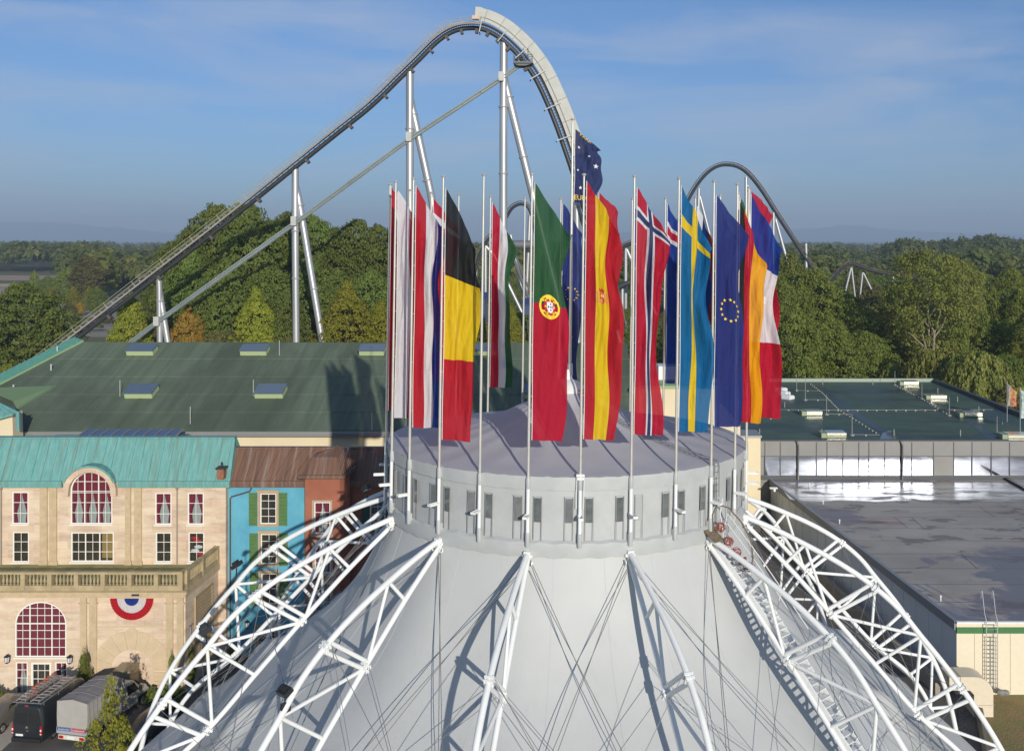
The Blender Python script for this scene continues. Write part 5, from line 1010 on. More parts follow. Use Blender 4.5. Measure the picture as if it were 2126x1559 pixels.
for x in xs: b.box(x - .05, x + .05, YU - .03, YU + .06, zj, zu - .1)
b.box(xf0 - .3, xf1, YU - .05, YU + .1, zk - .05, zj); b.box(xf0 - .3, xf1, YU - .02, YU + .1, zi - .04, zi + .04)
part('mullion', b, m_dframe, root, smooth=False)
b = MB(); b.box(xf0 - .6, xf1, YU - .1, YU + .45, zu, zu + .12); b.box(xu1, xu1 + .5, YU + .45, 151, zu - .6, zu + .45); part('parapet', b, m_dframe, root, smooth=False)
b = MB(); b.box(xu0, xu1, 151, 151.4, zu - .5, zu + .5); part('rear_parapet', b, M('pale_green_edge', (.30, .36, .29), .6), root, smooth=False)
b = MB(); b.box(xu0, xu1, YU + .4, 151, 0, zu - .02); part('body_wall', b, m_panelgrey, root, smooth=False)
for m_ in (1656, 1872):
    b = MB(); x = X_(m_, YU) ; b.path([(x - .25, YU - .05, zu + .05), (x - .05, YU - .18, zu - .1), (x, YU - .18, zu - .5), (x, YU - .18, zk), (x + .05, YU - .3, zk - .25)], .11, 8); part('downpipe', b, M('dark_pipe', (.06, .06, .065), .4), root)
def patch(pts, mat, nm, dz):
    b = MB(); b.poly([atz(x, y, zu + dz) for x, y in pts]); part(nm, b, mat, rfu, smooth=False)
patch([(1826, 912), (1832, 899), (1846, 893), (1858, 897), (1868, 906), (1866, 912)], m_pud, 'puddle', .012)
patch([(1690, 797), (1706, 799), (1748, 833), (1790, 862), (1826, 885), (1850, 900), (1905, 910), (1868, 911), (1815, 889), (1770, 862), (1722, 831)], m_damp, 'damp_streak', .006)
patch([(1856, 800), (1872, 802), (1918, 826), (1966, 852), (2010, 874), (2052, 893), (2074, 910), (2050, 910), (2018, 884), (1975, 864), (1925, 838)], m_damp, 'damp_streak', .006)
m_ral = M('smoke_vent_green', (.30, .34, .22), .6); m_metal = M('bright_metal', (.72, .70, .58), .22, .9)
for k, (x, y, wd) in enumerate(((1892, 800, 30), (1949, 829, 33), (2021, 866, 36), (2115, 912, 44), (1691, 863, 32), (1737, 909, 40))):
    c = atz(x, y, zu); s_ = c.y / F; b = MB(); hw_ = wd * s_ / 2; b.box(c.x - hw_ - .6, c.x + hw_, c.y, c.y + 1.6, zu, zu + .5); kv = part('smoke_vent', b, m_ral, rfu, smooth=False)
    b = MB(); b.box(c.x - hw_, c.x + hw_, c.y - .08, c.y - .003, zu + .12, zu + .46); b.box(c.x - hw_ - .02, c.x + hw_ + .02, c.y - .1, c.y + 1.6, zu + .503, zu + .55); part('metal_flap', b, m_metal, kv, smooth=False)
for x, y in ((1622, 812), (1628, 820), (1636, 828)):
    c = atz(x, y, zu); b = MB(); b.lathe(c, [(.9, 0), (.92, .35), (.7, .5), (.3, .56), (.0, .57)], 4); part('dome_light', b, m_white, rfu, smooth=False)
b = MB()
for x, y, h in ((1654, 811, 36), (1672, 831, 53), (1716, 861, 42), (1769, 904, 44), (1858, 800, 30), (1914, 828, 33), (1971, 863, 38), (2070, 907, 43)):
    c = atz(x, y, zu); hh = h * c.y / F; b.tube(c, c + Vector((0, 0, hh)), .05, .03, n=5); b.lathe(c, [(.28, 0), (.28, .1), (.0, .12)], 10)
for l_ in (((1683, 798), (1706, 815), (1740, 850), (1826, 904)), ((1616, 852), (1700, 853), (1860, 853), (2062, 852)), ((1654, 812), (1700, 813)), ((1672, 831), (1724, 832)), ((1716, 861), (1768, 862)), ((1769, 904), (1826, 905)), ((1858, 800), (1914, 828), (1971, 863)), ((1600, 870), (1612, 869))):
    pts = [atz(x, y, zu) + Vector((0, 0, .12)) for x, y in l_]; b.path(pts, .02, 4)
    for p, q in zip(pts, pts[1:]):
        n_ = max(1, int((q - p).length / 1.2))
        for k in range(n_): c = p.lerp(q, k / n_); b.box(c.x - .08, c.x + .08, c.y - .08, c.y + .08, zu, zu + .12)
for x, y in ((1708, 799), (1812, 799), (1947, 816), (1988, 834), (2032, 855), (2081, 880), (1994, 905), (1706, 904), (1856, 904), (1577, 903), (1629, 846)): c = atz(x, y, zu); b.tube(c, c + Vector((0, 0, .7)), .06, n=6)
part('lightning_rods', b, M('rod_metal', (.36, .35, .31), .5, .3), rfu)
# ladder, duct and stones at the cream front
root = thing('wall_ladder', (X_(2059, 66.6), 66.6, 0), 'steel wall ladder with hoop handles on the cream front of the flat roofed hall', 'ladder')
xa, xb = X_(2048, 66.6), X_(2071, 66.6); b = MB()
for x in (xa, xb): b.path([(x, 66.6, .3), (x, 66.6, zl + .2), (x, 66.9, zl + .6), (x, 67.3, zl + 2.0), (x, 67.5, zl + 2.0), (x, 67.5, zl + 1.4)], .03, 6); b.path([(x + (.2 if x == xa else -.2), 66.4, .3), (x + (.2 if x == xa else -.2), 66.4, zl - .8)], .025, 6)
part('rail', b, m_steel, root)
for k in range(18): b = MB(); z = .4 + k * .28; b.tube((xa, 66.6, z), (xb, 66.6, z), .022, n=6); part('rung', b, m_steel, root)
m_duct = M('cream_duct', (.70, .61, .46), .6, var=.06)
root = thing('air_duct', (27.2, 64.5, 0), 'cream air duct bending down from the hall wall into the dry grass', 'duct')
b = MB(); q0 = at(2025, 1470, 63.6); x0_, x1_ = q0.x, q0.x + 1.25
pr = [(65.6, 0), (65.6, 1.9)] ; pts = []
for k in range(9): t = math.pi / 2 * k / 8; pts.append((x1_ - 1.25 + 1.25 * math.sin(t + 0) * 1.0, 1.35 + 1.25 * math.cos(t)))
prof_ = [(x0_ - 1.6, 1.75), (x0_ - 1.6, 2.6)] + [(x0_ + (x1_ - x0_) * math.sin(math.pi / 2 * k / 8), 1.5 + 1.1 * math.cos(math.pi / 2 * k / 8)) for k in range(9)] + [(x1_, 0), (x0_, 0), (x0_, 1.45), (x0_ - .25, 1.72)]
b.ext([(x, 63.8, z) for x, z in prof_], (0, 1.5, 0)); part('duct_body', b, m_duct, root)
b = MB(); b.box(x0_ - .03, x1_ + .03, 63.77, 65.33, .75, .8); b.box(x0_ - .9, x0_ - .85, 63.77, 65.33, 1.72, 2.63); part('duct_flange', b, M('duct_joint', (.5, .43, .33), .6), root, smooth=False)
rn = random.Random(3)
for k, lab in enumerate(('grey stone nearest the ladder foot', 'grey stone right of the one at the ladder foot')):
    b = MB(); b.ball(at(2078 + k * 10, 1437, 66.0 + k * .1), .26 - .03 * k, 9, (1.2, 1, .8)); single('stone', b, M('stone', (.26, .25, .24), .9, var=.2), lab, 'stone')
b = MB(); b.path([(22.9, 51, .4), (23.6, 56, .4), (25.8, 63, .4), (27.0, 66.6, .4)], .28, 6); single('dark_channel', b, M('wet_channel', (.035, .035, .04), .3), 'dark channel edge curving between the tent foot and the gravel', 'kerb')

# ------------------------------------------------------------------ vehicles
class Frame:                                       # local frame: x right, y forward, z up
    def __init__(s, o, ang): s.o = Vector(o); s.c, s.s = math.cos(ang), math.sin(ang)
    def __call__(s, x, y, z): return s.o + Vector((x * s.c + y * s.s, -x * s.s + y * s.c, z))
def loft(b, fr, secs, mi=0, caps=True):            # sections: (y, [(x, z), ...])
    P_ = [[fr(x, y, z) for x, z in pr_] for y, pr_ in secs]; b.grid(P_, mi, closed=True)
    if caps: b.poly(list(reversed(P_[0])), mi); b.poly(P_[-1], mi)
def vsec(w0, w1, z0, z1, r=.16):                   # body section with a rounded top
    return [(-w0, z0), (w0, z0), (w0 + .02, z0 + (z1 - z0) * .35), (w0 - .02, z0 + (z1 - z0) * .62), (w1, z1 - r), (w1 - r * .35, z1 - r * .3), (w1 - r, z1), (-w1 + r, z1), (-w1 + r * .35, z1 - r * .3), (-w1, z1 - r), (-w0 + .02, z0 + (z1 - z0) * .62), (-w0 - .02, z0 + (z1 - z0) * .35)]
m_tyre = M('tyre', (.018, .018, .018), .85); m_rim = M('wheel_rim', (.4, .4, .41), .35, .7); m_tail = M('tail_lamp', (.45, .012, .012), .15, coat=.6); m_lampw = M('clear_lamp', (.7, .7, .68), .12); m_dglass = M('dark_car_glass', (.012, .014, .016), .05, spec=.9); m_plate = M('number_plate', (.75, .75, .73), .5)
def wheel(fr, parent, x, y, r=.34, w_=.22):
    b = MB(); c0, c1 = fr(x - w_ / 2, y, r), fr(x + w_ / 2, y, r); b.path([c0, c0.lerp(c1, .12), c0.lerp(c1, .88), c1], [r * .9, r, r, r * .9], 20); wh = part('wheel', b, m_tyre, parent)
    b = MB(); e = 1 if x > 0 else -1; b.path([fr(x + e * w_ * .4, y, r), fr(x + e * w_ * .53, y, r)], [r * .62, r * .58], 16); part('rim', b, m_rim, wh)
m_van = M('van_paint', (.018, .022, .026), .28, coat=.5, var=.1, vs=.6)
fr = Frame((-33.65, 60.0, .02), rad(7)); root = thing('panel_van', fr(0, 2.9, 0), 'dark grey high roofed panel van with ladders on its roof rack', 'van')
b = MB(); loft(b, fr, [(0, vsec(.93, .80, .42, 2.4)), (.03, vsec(.97, .84, .36, 2.46)), (.2, vsec(.99, .87, .34, 2.52)), (3.7, vsec(.99, .88, .34, 2.54)), (4.3, vsec(.99, .84, .34, 2.40)), (4.85, vsec(.98, .78, .34, 1.75)), (5.0, vsec(.97, .84, .36, 1.25, .1)), (5.65, vsec(.95, .84, .4, 1.08, .1)), (5.85, vsec(.88, .76, .45, .9, .1))])
body = part('body', b, m_van, root, ang=30)
for s_ in (-1, 1):
    b = MB(); b.poly([fr(s_ * .03, -.012, .62), fr(s_ * .9, -.012, .62), fr(s_ * .80, -.012, 2.2), fr(s_ * .03, -.012, 2.26)]); dq = part('rear_door', b, m_van, root, smooth=False)
    b = MB(); b.poly([fr(s_ * .1, -.02, 1.35), fr(s_ * .80, -.02, 1.35), fr(s_ * .72, -.02, 2.05), fr(s_ * .1, -.02, 2.08)]); part('pane', b, m_dglass, dq, smooth=False)
    b = MB(); b.obox(fr(s_ * .93, .02, 1.05), fr(.055, 0, 0) - fr(0, 0, 0), fr(0, .06, 0) - fr(0, 0, 0), (0, 0, .27)); tl = part('tail_light', b, m_tail, root, smooth=False)
    b = MB(); b.obox(fr(s_ * .93, -.042, 1.07), fr(.05, 0, 0) - fr(0, 0, 0), fr(0, .003, 0) - fr(0, 0, 0), (0, 0, .06)); b.obox(fr(s_ * .93, -.042, .85), fr(.045, 0, 0) - fr(0, 0, 0), fr(0, .003, 0) - fr(0, 0, 0), (0, 0, .03)); part('clear_lens', b, m_lampw, tl, smooth=False)
    b = MB(); b.obox(fr(s_ * .8, -.06, .45), fr(.09, 0, 0) - fr(0, 0, 0), fr(0, .02, 0) - fr(0, 0, 0), (0, 0, .03)); part('reflector', b, m_tail, root, smooth=False)
    for y in (1.15, 4.85): wheel(fr, root, s_ * .86, y)
    b = MB(); b.poly([fr(s_ * .995, 4.0, 1.35), fr(s_ * .985, 4.75, 1.35), fr(s_ * .86, 4.35, 2.1), fr(s_ * .89, 4.0, 2.12)]); part('side_window', b, m_dglass, root, smooth=False)
b = MB(); b.obox(fr(0, -.05, .47), fr(.95, 0, 0) - fr(0, 0, 0), fr(0, .07, 0) - fr(0, 0, 0), (0, 0, .12)); bmp = part('bumper', b, m_black, root, smooth=False)
b = MB(); b.obox(fr(-.5, -.03, .74), fr(.26, 0, 0) - fr(0, 0, 0), fr(0, .01, 0) - fr(0, 0, 0), (0, 0, .06)); part('number_plate', b, m_plate, root, smooth=False)
b = MB(); b.obox(fr(-.735, -.042, .74), fr(.024, 0, 0) - fr(0, 0, 0), fr(0, .002, 0) - fr(0, 0, 0), (0, 0, .058)); part('plate_strip', b, m_eblue, root, smooth=False)
b = MB(); b.ext([fr(x * .1, -.045, 1.22 + z * .1) for x, z in star(0, 0, 1, 3)], fr(0, .03, 0) - fr(0, 0, 0)); b.obox(fr(.05, -.03, 1.02), fr(.06, 0, 0) - fr(0, 0, 0), fr(0, .02, 0) - fr(0, 0, 0), (0, 0, .02)); part('badge', b, M('chrome', (.8, .8, .78), .12, .9), root, smooth=False)
b = MB(); b.obox(fr(0, .02, 2.5), fr(.12, 0, 0) - fr(0, 0, 0), fr(0, .03, 0) - fr(0, 0, 0), (0, 0, .025)); part('brake_light', b, m_tail, root, smooth=False)
b = MB()
for y in (.05, 1.1, 2.2, 3.3): b.tube(fr(-.92, y, 2.68), fr(.92, y, 2.68), .03, n=6)
for s_ in (-1, 1): b.tube(fr(s_ * .92, .0, 2.68), fr(s_ * .92, 3.5, 2.68), .035, n=6); [b.tube(fr(s_ * .9, y, 2.48), fr(s_ * .92, y, 2.7), .025, n=6) for y in (.3, 1.7, 3.2)]
part('roof_rack', b, m_rim, root)
m_alu = M('aluminium', (.55, .55, .54), .35, .7); m_orange = M('orange_plastic', (.55, .10, .03), .5)
def lad_on(x0, x1, y0, y1, z, lab, n_):
    r_ = thing('ladder', fr((x0 + x1) / 2, y0, z), lab, 'ladder', 'ladders on the van roof'); b = MB()
    for x in (x0, x1): b.bar(fr(x, y0, z), fr(x, y1, z), .05, .08)
    part('rail', b, m_alu, r_, smooth=False); b = MB()
    for k in range(n_): b = MB(); y = y0 + (y1 - y0) * (k + .5) / n_; b.bar(fr(x0, y, z), fr(x1, y, z), .05, .05); part('rung', b, m_alu, r_, smooth=False)
    return r_
lad_on(.22, .74, .05, 3.6, 2.78, 'long aluminium ladder on the right half of the van roof', 9)
r_ = lad_on(-.72, -.18, .1, 3.7, 2.78, 'aluminium ladder with orange fittings on the left half of the van roof', 11)
lad_on(-.64, -.26, .3, 3.3, 2.90, 'narrower ladder stacked on the orange fitted ladder', 9)
b = MB(); rn = random.Random(5)
for k in range(9): y = .3 + k * .37; x = rn.choice((-.7, -.45, -.22)); b.bar(fr(x, y, 2.97), fr(x + rn.uniform(-.05, .25), y + rn.uniform(.1, .4), 2.97), .06, .05)
part('orange_fitting', b, m_orange, r_, smooth=False)
m_tarp = M('grey_tarpaulin', (.40, .385, .35), .75, var=.1, vs=1.5, bump=.25, bs=2.5); m_tarpt = M('tarpaulin_top', (.20, .185, .18), .8, c2=(.27, .25, .25), vs=1.2, vec=(1, .3, 1), bump=.25, bs=3); m_truck = M('silver_truck_paint', (.42, .41, .39), .35, .2, coat=.3, var=.1)
fr = Frame((-31.02, 60.25, .02), rad(12)); root = thing('tarpaulin_truck', fr(0, 3, 0), 'silver pickup truck with a grey tarpaulin box, parked right of the dark van', 'truck')
E_ = lambda x, y, z: fr(x, y, z) - fr(0, 0, 0)
b = MB(); hw_ = 1.06; sec = [(-hw_, .95), (hw_, .95), (hw_ + .02, 1.7), (hw_, 2.6), (0, 2.78), (-hw_, 2.6), (-hw_ - .02, 1.7)]
loft(b, fr, [(0, sec), (.9, sec), (1.8, sec), (2.7, sec), (3.5, sec)]); part('tarpaulin', b, m_tarp, root, smooth=False)
b = MB(); b.grid([[fr(x, y, z + .02 - .02 * math.sin(math.pi * (k % 3) / 2)) for x, z in ((-hw_ - .03, 2.57), (-hw_ + .03, 2.63), (0, 2.8), (hw_ - .03, 2.63), (hw_ + .03, 2.57))] for k, y in enumerate([q * .29 - .02 for q in range(13)])]); part('tarpaulin_top', b, m_tarpt, root, smooth=False)
b = MB()
for y in (.95, 1.9, 2.8): b.path([fr(-hw_, y, 2.64), fr(0, y, 2.82), fr(hw_, y, 2.64)], .025, 5)
for k in range(10): y = .1 + k * .36; b.bar(fr(hw_ + .03, y, 2.55), fr(hw_ + .035, y + .12, 1.0), .03, .02)
part('tarpaulin_fold', b, m_tarpt, root)
b = MB(); b.obox(fr(0, 1.75, .82), E_(1.07, 0, 0), E_(0, 1.78, 0), (0, 0, .16)); part('load_bed', b, M('bed_grey', (.30, .31, .33), .5, .3), root, smooth=False)
b = MB(); b.obox(fr(0, -.045, .86), E_(1.05, 0, 0), E_(0, .02, 0), (0, 0, .19)); tg = part('tailgate', b, M('tailgate_grey', (.34, .35, .37), .5), root, smooth=False)
b = MB(); b.obox(fr(-.53, -.07, .95), E_(.47, 0, 0), E_(0, .006, 0), (0, 0, .09)); part('blue_sign', b, m_eblue, tg, smooth=False)
b = MB(); b.obox(fr(.50, -.07, .95), E_(.48, 0, 0), E_(0, .006, 0), (0, 0, .09)); part('red_sign', b, m_ered, tg, smooth=False)
for s_, x in (('Straubmüller', -.53), ('Isoliertechnik', .50)):
    b = MB()
    for pl_ in text_polys(s_, .155, .1): b.poly([fr(x + q_[0], -.08, .95 + q_[1]) for q_ in pl_])
    part('lettering', b, m_ewhite, tg, smooth=False)
b = MB(); b.obox(fr(.05, -.08, .50), E_(.92, 0, 0), E_(0, .05, 0), (0, 0, .13)); lb_ = part('light_bar', b, M('pale_bar', (.62, .60, .52), .5), root, smooth=False)
for s_ in (-1, 1): b = MB(); b.obox(fr(.05 + s_ * .72, -.135, .5), E_(.16, 0, 0), E_(0, .01, 0), (0, 0, .085)); part('tail_light', b, m_tail, root, smooth=False)
b = MB(); b.obox(fr(0, -.135, .5), E_(.26, 0, 0), E_(0, .006, 0), (0, 0, .07)); part('number_plate', b, m_plate, root, smooth=False)
b = MB(); loft(b, fr, [(3.55, vsec(.9, .74, .5, 1.98)), (3.7, vsec(.93, .78, .45, 2.06)), (4.5, vsec(.94, .78, .42, 2.04)), (5.0, vsec(.94, .74, .42, 1.85)), (5.5, vsec(.94, .70, .42, 1.35, .14)), (6.15, vsec(.93, .74, .45, 1.12, .12)), (6.3, vsec(.86, .66, .5, .9, .1))]); part('cab', b, m_truck, root, ang=32)
for s_ in (-1, 1):
    b = MB(); b.poly([fr(s_ * .955, 3.9, 1.3), fr(s_ * .955, 5.05, 1.28), fr(s_ * .82, 4.75, 1.82), fr(s_ * .84, 4.0, 1.88)]); part('side_window', b, m_dglass, root, smooth=False)
    b = MB(); b.obox(fr(s_ * 1.1, 5.0, 1.4), E_(.09, 0, 0), E_(0, .06, 0), (0, 0, .17)); part('mirror', b, m_black, root, smooth=False)
    for y in (1.1, 5.45): wheel(fr, root, s_ * .86, y, .36)
    b = MB(); b.obox(fr(s_ * .95, 5.45, .5), E_(.015, 0, 0), E_(0, .45, 0), (0, 0, .32)); part('wheel_arch', b, m_black, root, smooth=False)
b = MB(); b.poly([fr(-.72, 5.06, 1.84), fr(.72, 5.06, 1.84), fr(.78, 5.54, 1.32), fr(-.78, 5.54, 1.32)]); part('windscreen', b, m_dglass, root, smooth=False)
def small_car(o, ang, mat, lab):
    f_ = Frame(o, ang); r_ = thing('parked_car', f_(0, 2.1, 0), lab, 'car'); b = MB()
    loft(b, f_, [(0, vsec(.74, .60, .45, .85, .1)), (.1, vsec(.82, .68, .35, .95, .1)), (.9, vsec(.86, .70, .3, 1.0, .1)), (1.7, vsec(.87, .62, .3, 1.42, .1)), (3.1, vsec(.87, .62, .3, 1.45, .1)), (3.8, vsec(.86, .66, .3, 1.05, .1)), (4.2, vsec(.78, .64, .4, .9, .1))]); part('body', b, mat, r_, ang=32)
    for s_ in (-1, 1):
        b = MB(); b.poly([f_(s_ * .80, 1.5, 1.0), f_(s_ * .80, 3.5, 1.0), f_(s_ * .64, 3.05, 1.38), f_(s_ * .64, 1.8, 1.36)]); part('side_window', b, m_dglass, r_, smooth=False)
        for y in (.85, 3.35): wheel(f_, r_, s_ * .78, y, .33)
        b = MB(); b.obox(f_(s_ * .6, .02, .72), f_(.15, 0, 0) - f_(0, 0, 0), f_(0, .03, 0) - f_(0, 0, 0), (0, 0, .08)); part('headlight', b, m_lampw, r_, smooth=False)
small_car((-37.05, 60.9, .02), rad(6), M('bronze_car_paint', (.18, .165, .14), .3, .4, coat=.4), 'bronze grey car at the left picture edge beside the dark van')
small_car((-27.2, 59.4, .02), rad(14), M('black_car_paint', (.02, .021, .024), .25, coat=.5), 'black car half hidden behind the yellow green tree and the arch foot')
b = MB(); b.lathe(atz(300, 1500, .0), [(0, .03), (.55, .03), (.62, .012)], 20); single('manhole_cover', b, M('rusty_iron', (.10, .055, .035), .8), 'rust brown round manhole cover behind the truck', 'manhole')
root = thing('motor_scooter', at(530, 1375, 70.5), 'dark motor scooter parked before the turquoise house door', 'scooter'); f_ = Frame(Vector((X_(528, 70.2), 70.2, 0)), rad(60))
b = MB(); loft(b, f_, [(0, vsec(.16, .12, .45, .85, .05)), (.5, vsec(.2, .16, .35, .9, .05)), (.9, vsec(.18, .14, .25, .45, .05)), (1.2, vsec(.2, .12, .3, 1.0, .05)), (1.35, vsec(.15, .1, .4, .95, .05))]); part('body', b, m_black, root)
for y in (.2, 1.5): b = MB(); b.path([f_(-.06, y, .27), f_(.06, y, .27)], .27, 16); part('wheel', b, m_tyre, root)
b = MB(); b.tube(f_(0, 1.2, .9), f_(0, 1.3, 1.15), .03, n=6); b.tube(f_(-.32, 1.25, 1.15), f_(.32, 1.25, 1.15), .02, n=6); b.ball(f_(0, 1.36, 1.0), .11, 8); part('handlebar', b, m_rim, root)

# small far things on the right
def post_flag(px, py, Y, h, wd, lab, mats, pick, name='flag'):
    c = at(px, py, Y); r_ = thing(name, Vector((c.x, Y, 0)), lab, 'flag'); b = MB(); b.tube((c.x, Y, 0), (c.x, Y, c.z + .3), .04, n=6); part('pole', b, m_steel, r_)
    b = MB(); b.grid([[Vector((c.x + .1 + wd * u / 8, Y - .15 * math.sin(u * 1.1 + v * .3), c.z - h * v / 12 - .12 * u * (1 - v / 12))) for u in range(9)] for v in range(13)], mi=lambda i, j: pick((j + .5) / 8, (i + .5) / 12)); part('cloth', b, mats, r_)
post_flag(2027, 596, 300, 2.2, 1.4, 'small red flag with a white cross above the far trees', [FC['red'], FC['white']], lambda u, v: 1 if (abs(u - .5) < .11 and abs(v - .5) < .32) or (abs(v - .5) < .14 and abs(u - .5) < .3) else 0)
m_p1 = M('printed_banner', (.5, .45, .1), .6, c2=(.5, .06, .12), vs=2.6, detail=6); m_p2 = M('printed_banner_pale', (.55, .6, .6), .6, c2=(.08, .25, .2), vs=1.1, detail=6); m_p3 = M('printed_banner_grey', (.4, .42, .4), .6, c2=(.2, .22, .2), vs=2.)
post_flag(2091, 797, 118, 2.7, 1.05, 'yellow and red printed banner, left one of two at the right edge', [m_p1, m_p3], lambda u, v: 1 if u < .3 - .0 * v else 0, 'banner')
post_flag(2118, 809, 112, 3.3, 1.6, 'pale green printed banner, right one at the picture edge', [m_p2], lambda u, v: 0, 'banner')
root = thing('red_roofed_house', at(1808, 660, 340), 'small house with a steep red roof between the coaster legs on the right', 'building')
c = at(1808, 618, 340); b = MB(); b.box(c.x - 1.8, c.x + 1.8, 338, 345, 0, c.z - .5); part('wall', b, m_white, root, smooth=False)
b = MB(); pk = at(1806, 596, 341); b.poly([(c.x - 2.4, 337.5, c.z - .6), (c.x + 2.4, 337.5, c.z - .6), pk]); b.poly([(c.x + 2.4, 337.5, c.z - .6), (c.x + 2.4, 345.5, c.z - .6), pk]); b.poly([(c.x - 2.4, 337.5, c.z - .6), (c.x - 2.4, 345.5, c.z - .6), pk]); part('roof', b, M('red_tiles', (.34, .08, .05), .8, var=.2), root, smooth=False)
b = MB(); c = at(985, 622, 260)
for x0_, x1_, y in ((978, 1010, 622), (1080, 1105, 634)):
    p, q = at(x0_, y, 262), at(x1_, y, 262); b.ext([p, q, q + Vector((.6, 3, 1.6)), p + Vector((.6, 3, 1.6))], (0, 0, .2)); b.box(p.x + .5, q.x - .3, 262.5, 266, 0, p.z + .1)
single('blue_roofed_stand', b, M('blue_sheet_roof', (.03, .06, .16), .5, var=.2), 'low stands with blue sheet roofs seen between the flag poles', 'building', smooth=False)
# ------------------------------------------------------------------ trees
def np_mesh(name, verts, quads, mat, tint):
    me = bpy.data.meshes.new(name); nq = len(quads)
    me.vertices.add(len(verts)); me.vertices.foreach_set('co', np.asarray(verts, np.float32).ravel()); me.loops.add(nq * 4); me.loops.foreach_set('vertex_index', np.asarray(quads, np.int32).ravel())
    me.polygons.add(nq); me.polygons.foreach_set('loop_start', np.arange(0, nq * 4, 4, dtype=np.int32)); me.materials.append(mat)
    at_ = me.attributes.new('tint', 'FLOAT', 'FACE'); at_.data.foreach_set('value', np.asarray(tint, np.float32)); me.update(calc_edges=True); me.validate(); return me
def leaf_cards(rng, centres, normals, size, aspect=1.5, droop=False):
    n = len(centres); nr = normals + rng.normal(0, .75, (n, 3)); nr /= np.linalg.norm(nr, axis=1)[:, None] + 1e-9
    r = rng.normal(0, 1, (n, 3))
    if droop: r = np.tile([0, 0, 1.], (n, 1)) + rng.normal(0, .18, (n, 3))
    a = np.cross(nr, r); a /= np.linalg.norm(a, axis=1)[:, None] + 1e-9; c = np.cross(nr, a)
    s = size * rng.uniform(.6, 1.35, (n, 1)); a = a * s; c = c * s * aspect
    v = np.stack([centres - a * .5 - c * .5, centres + a * .45 - c * .2, centres + a * .1 + c * .6, centres - a * .5 + c * .2], 1)
    return v.reshape(-1, 3), np.arange(n * 4).reshape(n, 4)
def crown_cloud(seed, nclump, per, shape, leaf, cr=.2, flat=.75, extra=.2):
    rng = np.random.default_rng(seed); C = []; N = []; Tn = []
    k = 0
    while k < nclump:
        t = rng.uniform(0, 1); ph = rng.uniform(0, 2 * math.pi); R = shape(t, ph)
        if rng.uniform() > R / .5 + .12: continue
        k += 1; q = R * math.sqrt(rng.uniform(.25, 1.22)) ; c = np.array([q * math.cos(ph), q * math.sin(ph), t])
        rr = cr * rng.uniform(.6, 1.6); d = rng.normal(0, 1, (per, 3)); d /= np.linalg.norm(d, axis=1)[:, None]; d[:, 2] = np.abs(d[:, 2]) * 1.0 - .25
        p = c + d * rr * np.array([1, 1, flat]) * rng.uniform(.65, 1.0, (per, 1)); out_ = np.array([math.cos(ph), math.sin(ph), .25 + .9 * (t - .4)])
        C.append(p); N.append(d * .9 + out_ * .55 + np.array([0, 0, .25])); Tn.append(np.clip(rng.normal(rng.uniform(.25, .75), .16, per), 0, 1))
    m_ = int(nclump * per * extra); t = rng.uniform(.02, 1, m_); ph = rng.uniform(0, 2 * math.pi, m_); R = np.array([shape(a_, b_) for a_, b_ in zip(t, ph)]) * rng.uniform(.62, 1.1, m_)   # loose outer leaves between the clumps
    C.append(np.stack([R * np.cos(ph), R * np.sin(ph), t + rng.normal(0, .01, m_)], 1)); N.append(np.stack([np.cos(ph), np.sin(ph), .5 + .9 * (t - .4)], 1)); Tn.append(np.clip(rng.normal(.5, .22, m_), 0, 1))
    C, N, Tn = np.concatenate(C), np.concatenate(N), np.concatenate(Tn); v, f = leaf_cards(rng, C, N, leaf); return v, f, Tn
def sh_round(t, ph): return .5 * max(0, math.sin(math.pi * min(1, .06 + t * .96))) ** .55 * (1 + .13 * math.sin(3 * ph + 5 * t) + .08 * math.sin(5 * ph - 9 * t))
def sh_poplar(t, ph): return .46 * max(0, math.sin(math.pi * min(1, .12 + t * .87))) ** .55 * (1 + .16 * math.sin(3 * ph + 7 * t) + .09 * math.sin(5 * ph - 11 * t))
def sh_cone(t, ph): return .48 * max(0, 1 - t ** 1.7) ** .8 * min(1, .4 + t * 5) * (1 + .12 * math.sin(4 * ph + 9 * t))
def sh_column(t, ph): return .44 * max(0, 1 - abs(2 * t - .8) ** 2.4) ** .6 * (1 + .15 * math.sin(3 * ph + 8 * t))
def sh_shrub(t, ph): return .5 * max(0, 1 - t ** 3) ** .6 * (.75 + .35 * math.sin(2 * ph + 4 * t) + .2 * math.sin(5 * ph + 9 * t))
def sh_spread(t, ph): return .5 * max(0, 1 - (1 - t) ** 2.2 * .75) * (1 - t ** 4) ** .5 * (1 + .18 * math.sin(3 * ph + 4 * t))
LM = dict(dark=leafmat('leaf_dark', (0.118, 0.172, 0.035), (0.260, 0.315, 0.063)), olive=leafmat('leaf_olive', (0.142, 0.195, 0.037), (0.324, 0.360, 0.073)), lime=leafmat('leaf_lime', (0.222, 0.260, 0.028), (0.443, 0.429, 0.051)), rust=leafmat('leaf_rust', (0.300, 0.207, 0.032), (0.523, 0.337, 0.050)),
          willow=leafmat('leaf_willow', (0.207, 0.245, 0.056), (0.427, 0.429, 0.111)), birch=leafmat('leaf_birch', (0.166, 0.213, 0.044), (0.372, 0.374, 0.085)), brown=leafmat('leaf_brown', (0.136, 0.136, 0.047), (0.237, 0.207, 0.069)), far=leafmat('leaf_far', (0.091, 0.125, 0.032), (0.230, 0.229, 0.059), .12))
m_bark = M('bark', (.12, .095, .07), .9, var=.3, vs=2.); m_birchbark = M('pale_bark', (.42, .36, .28), .8, c2=(.2, .16, .12), vs=3)
PROTO = {}
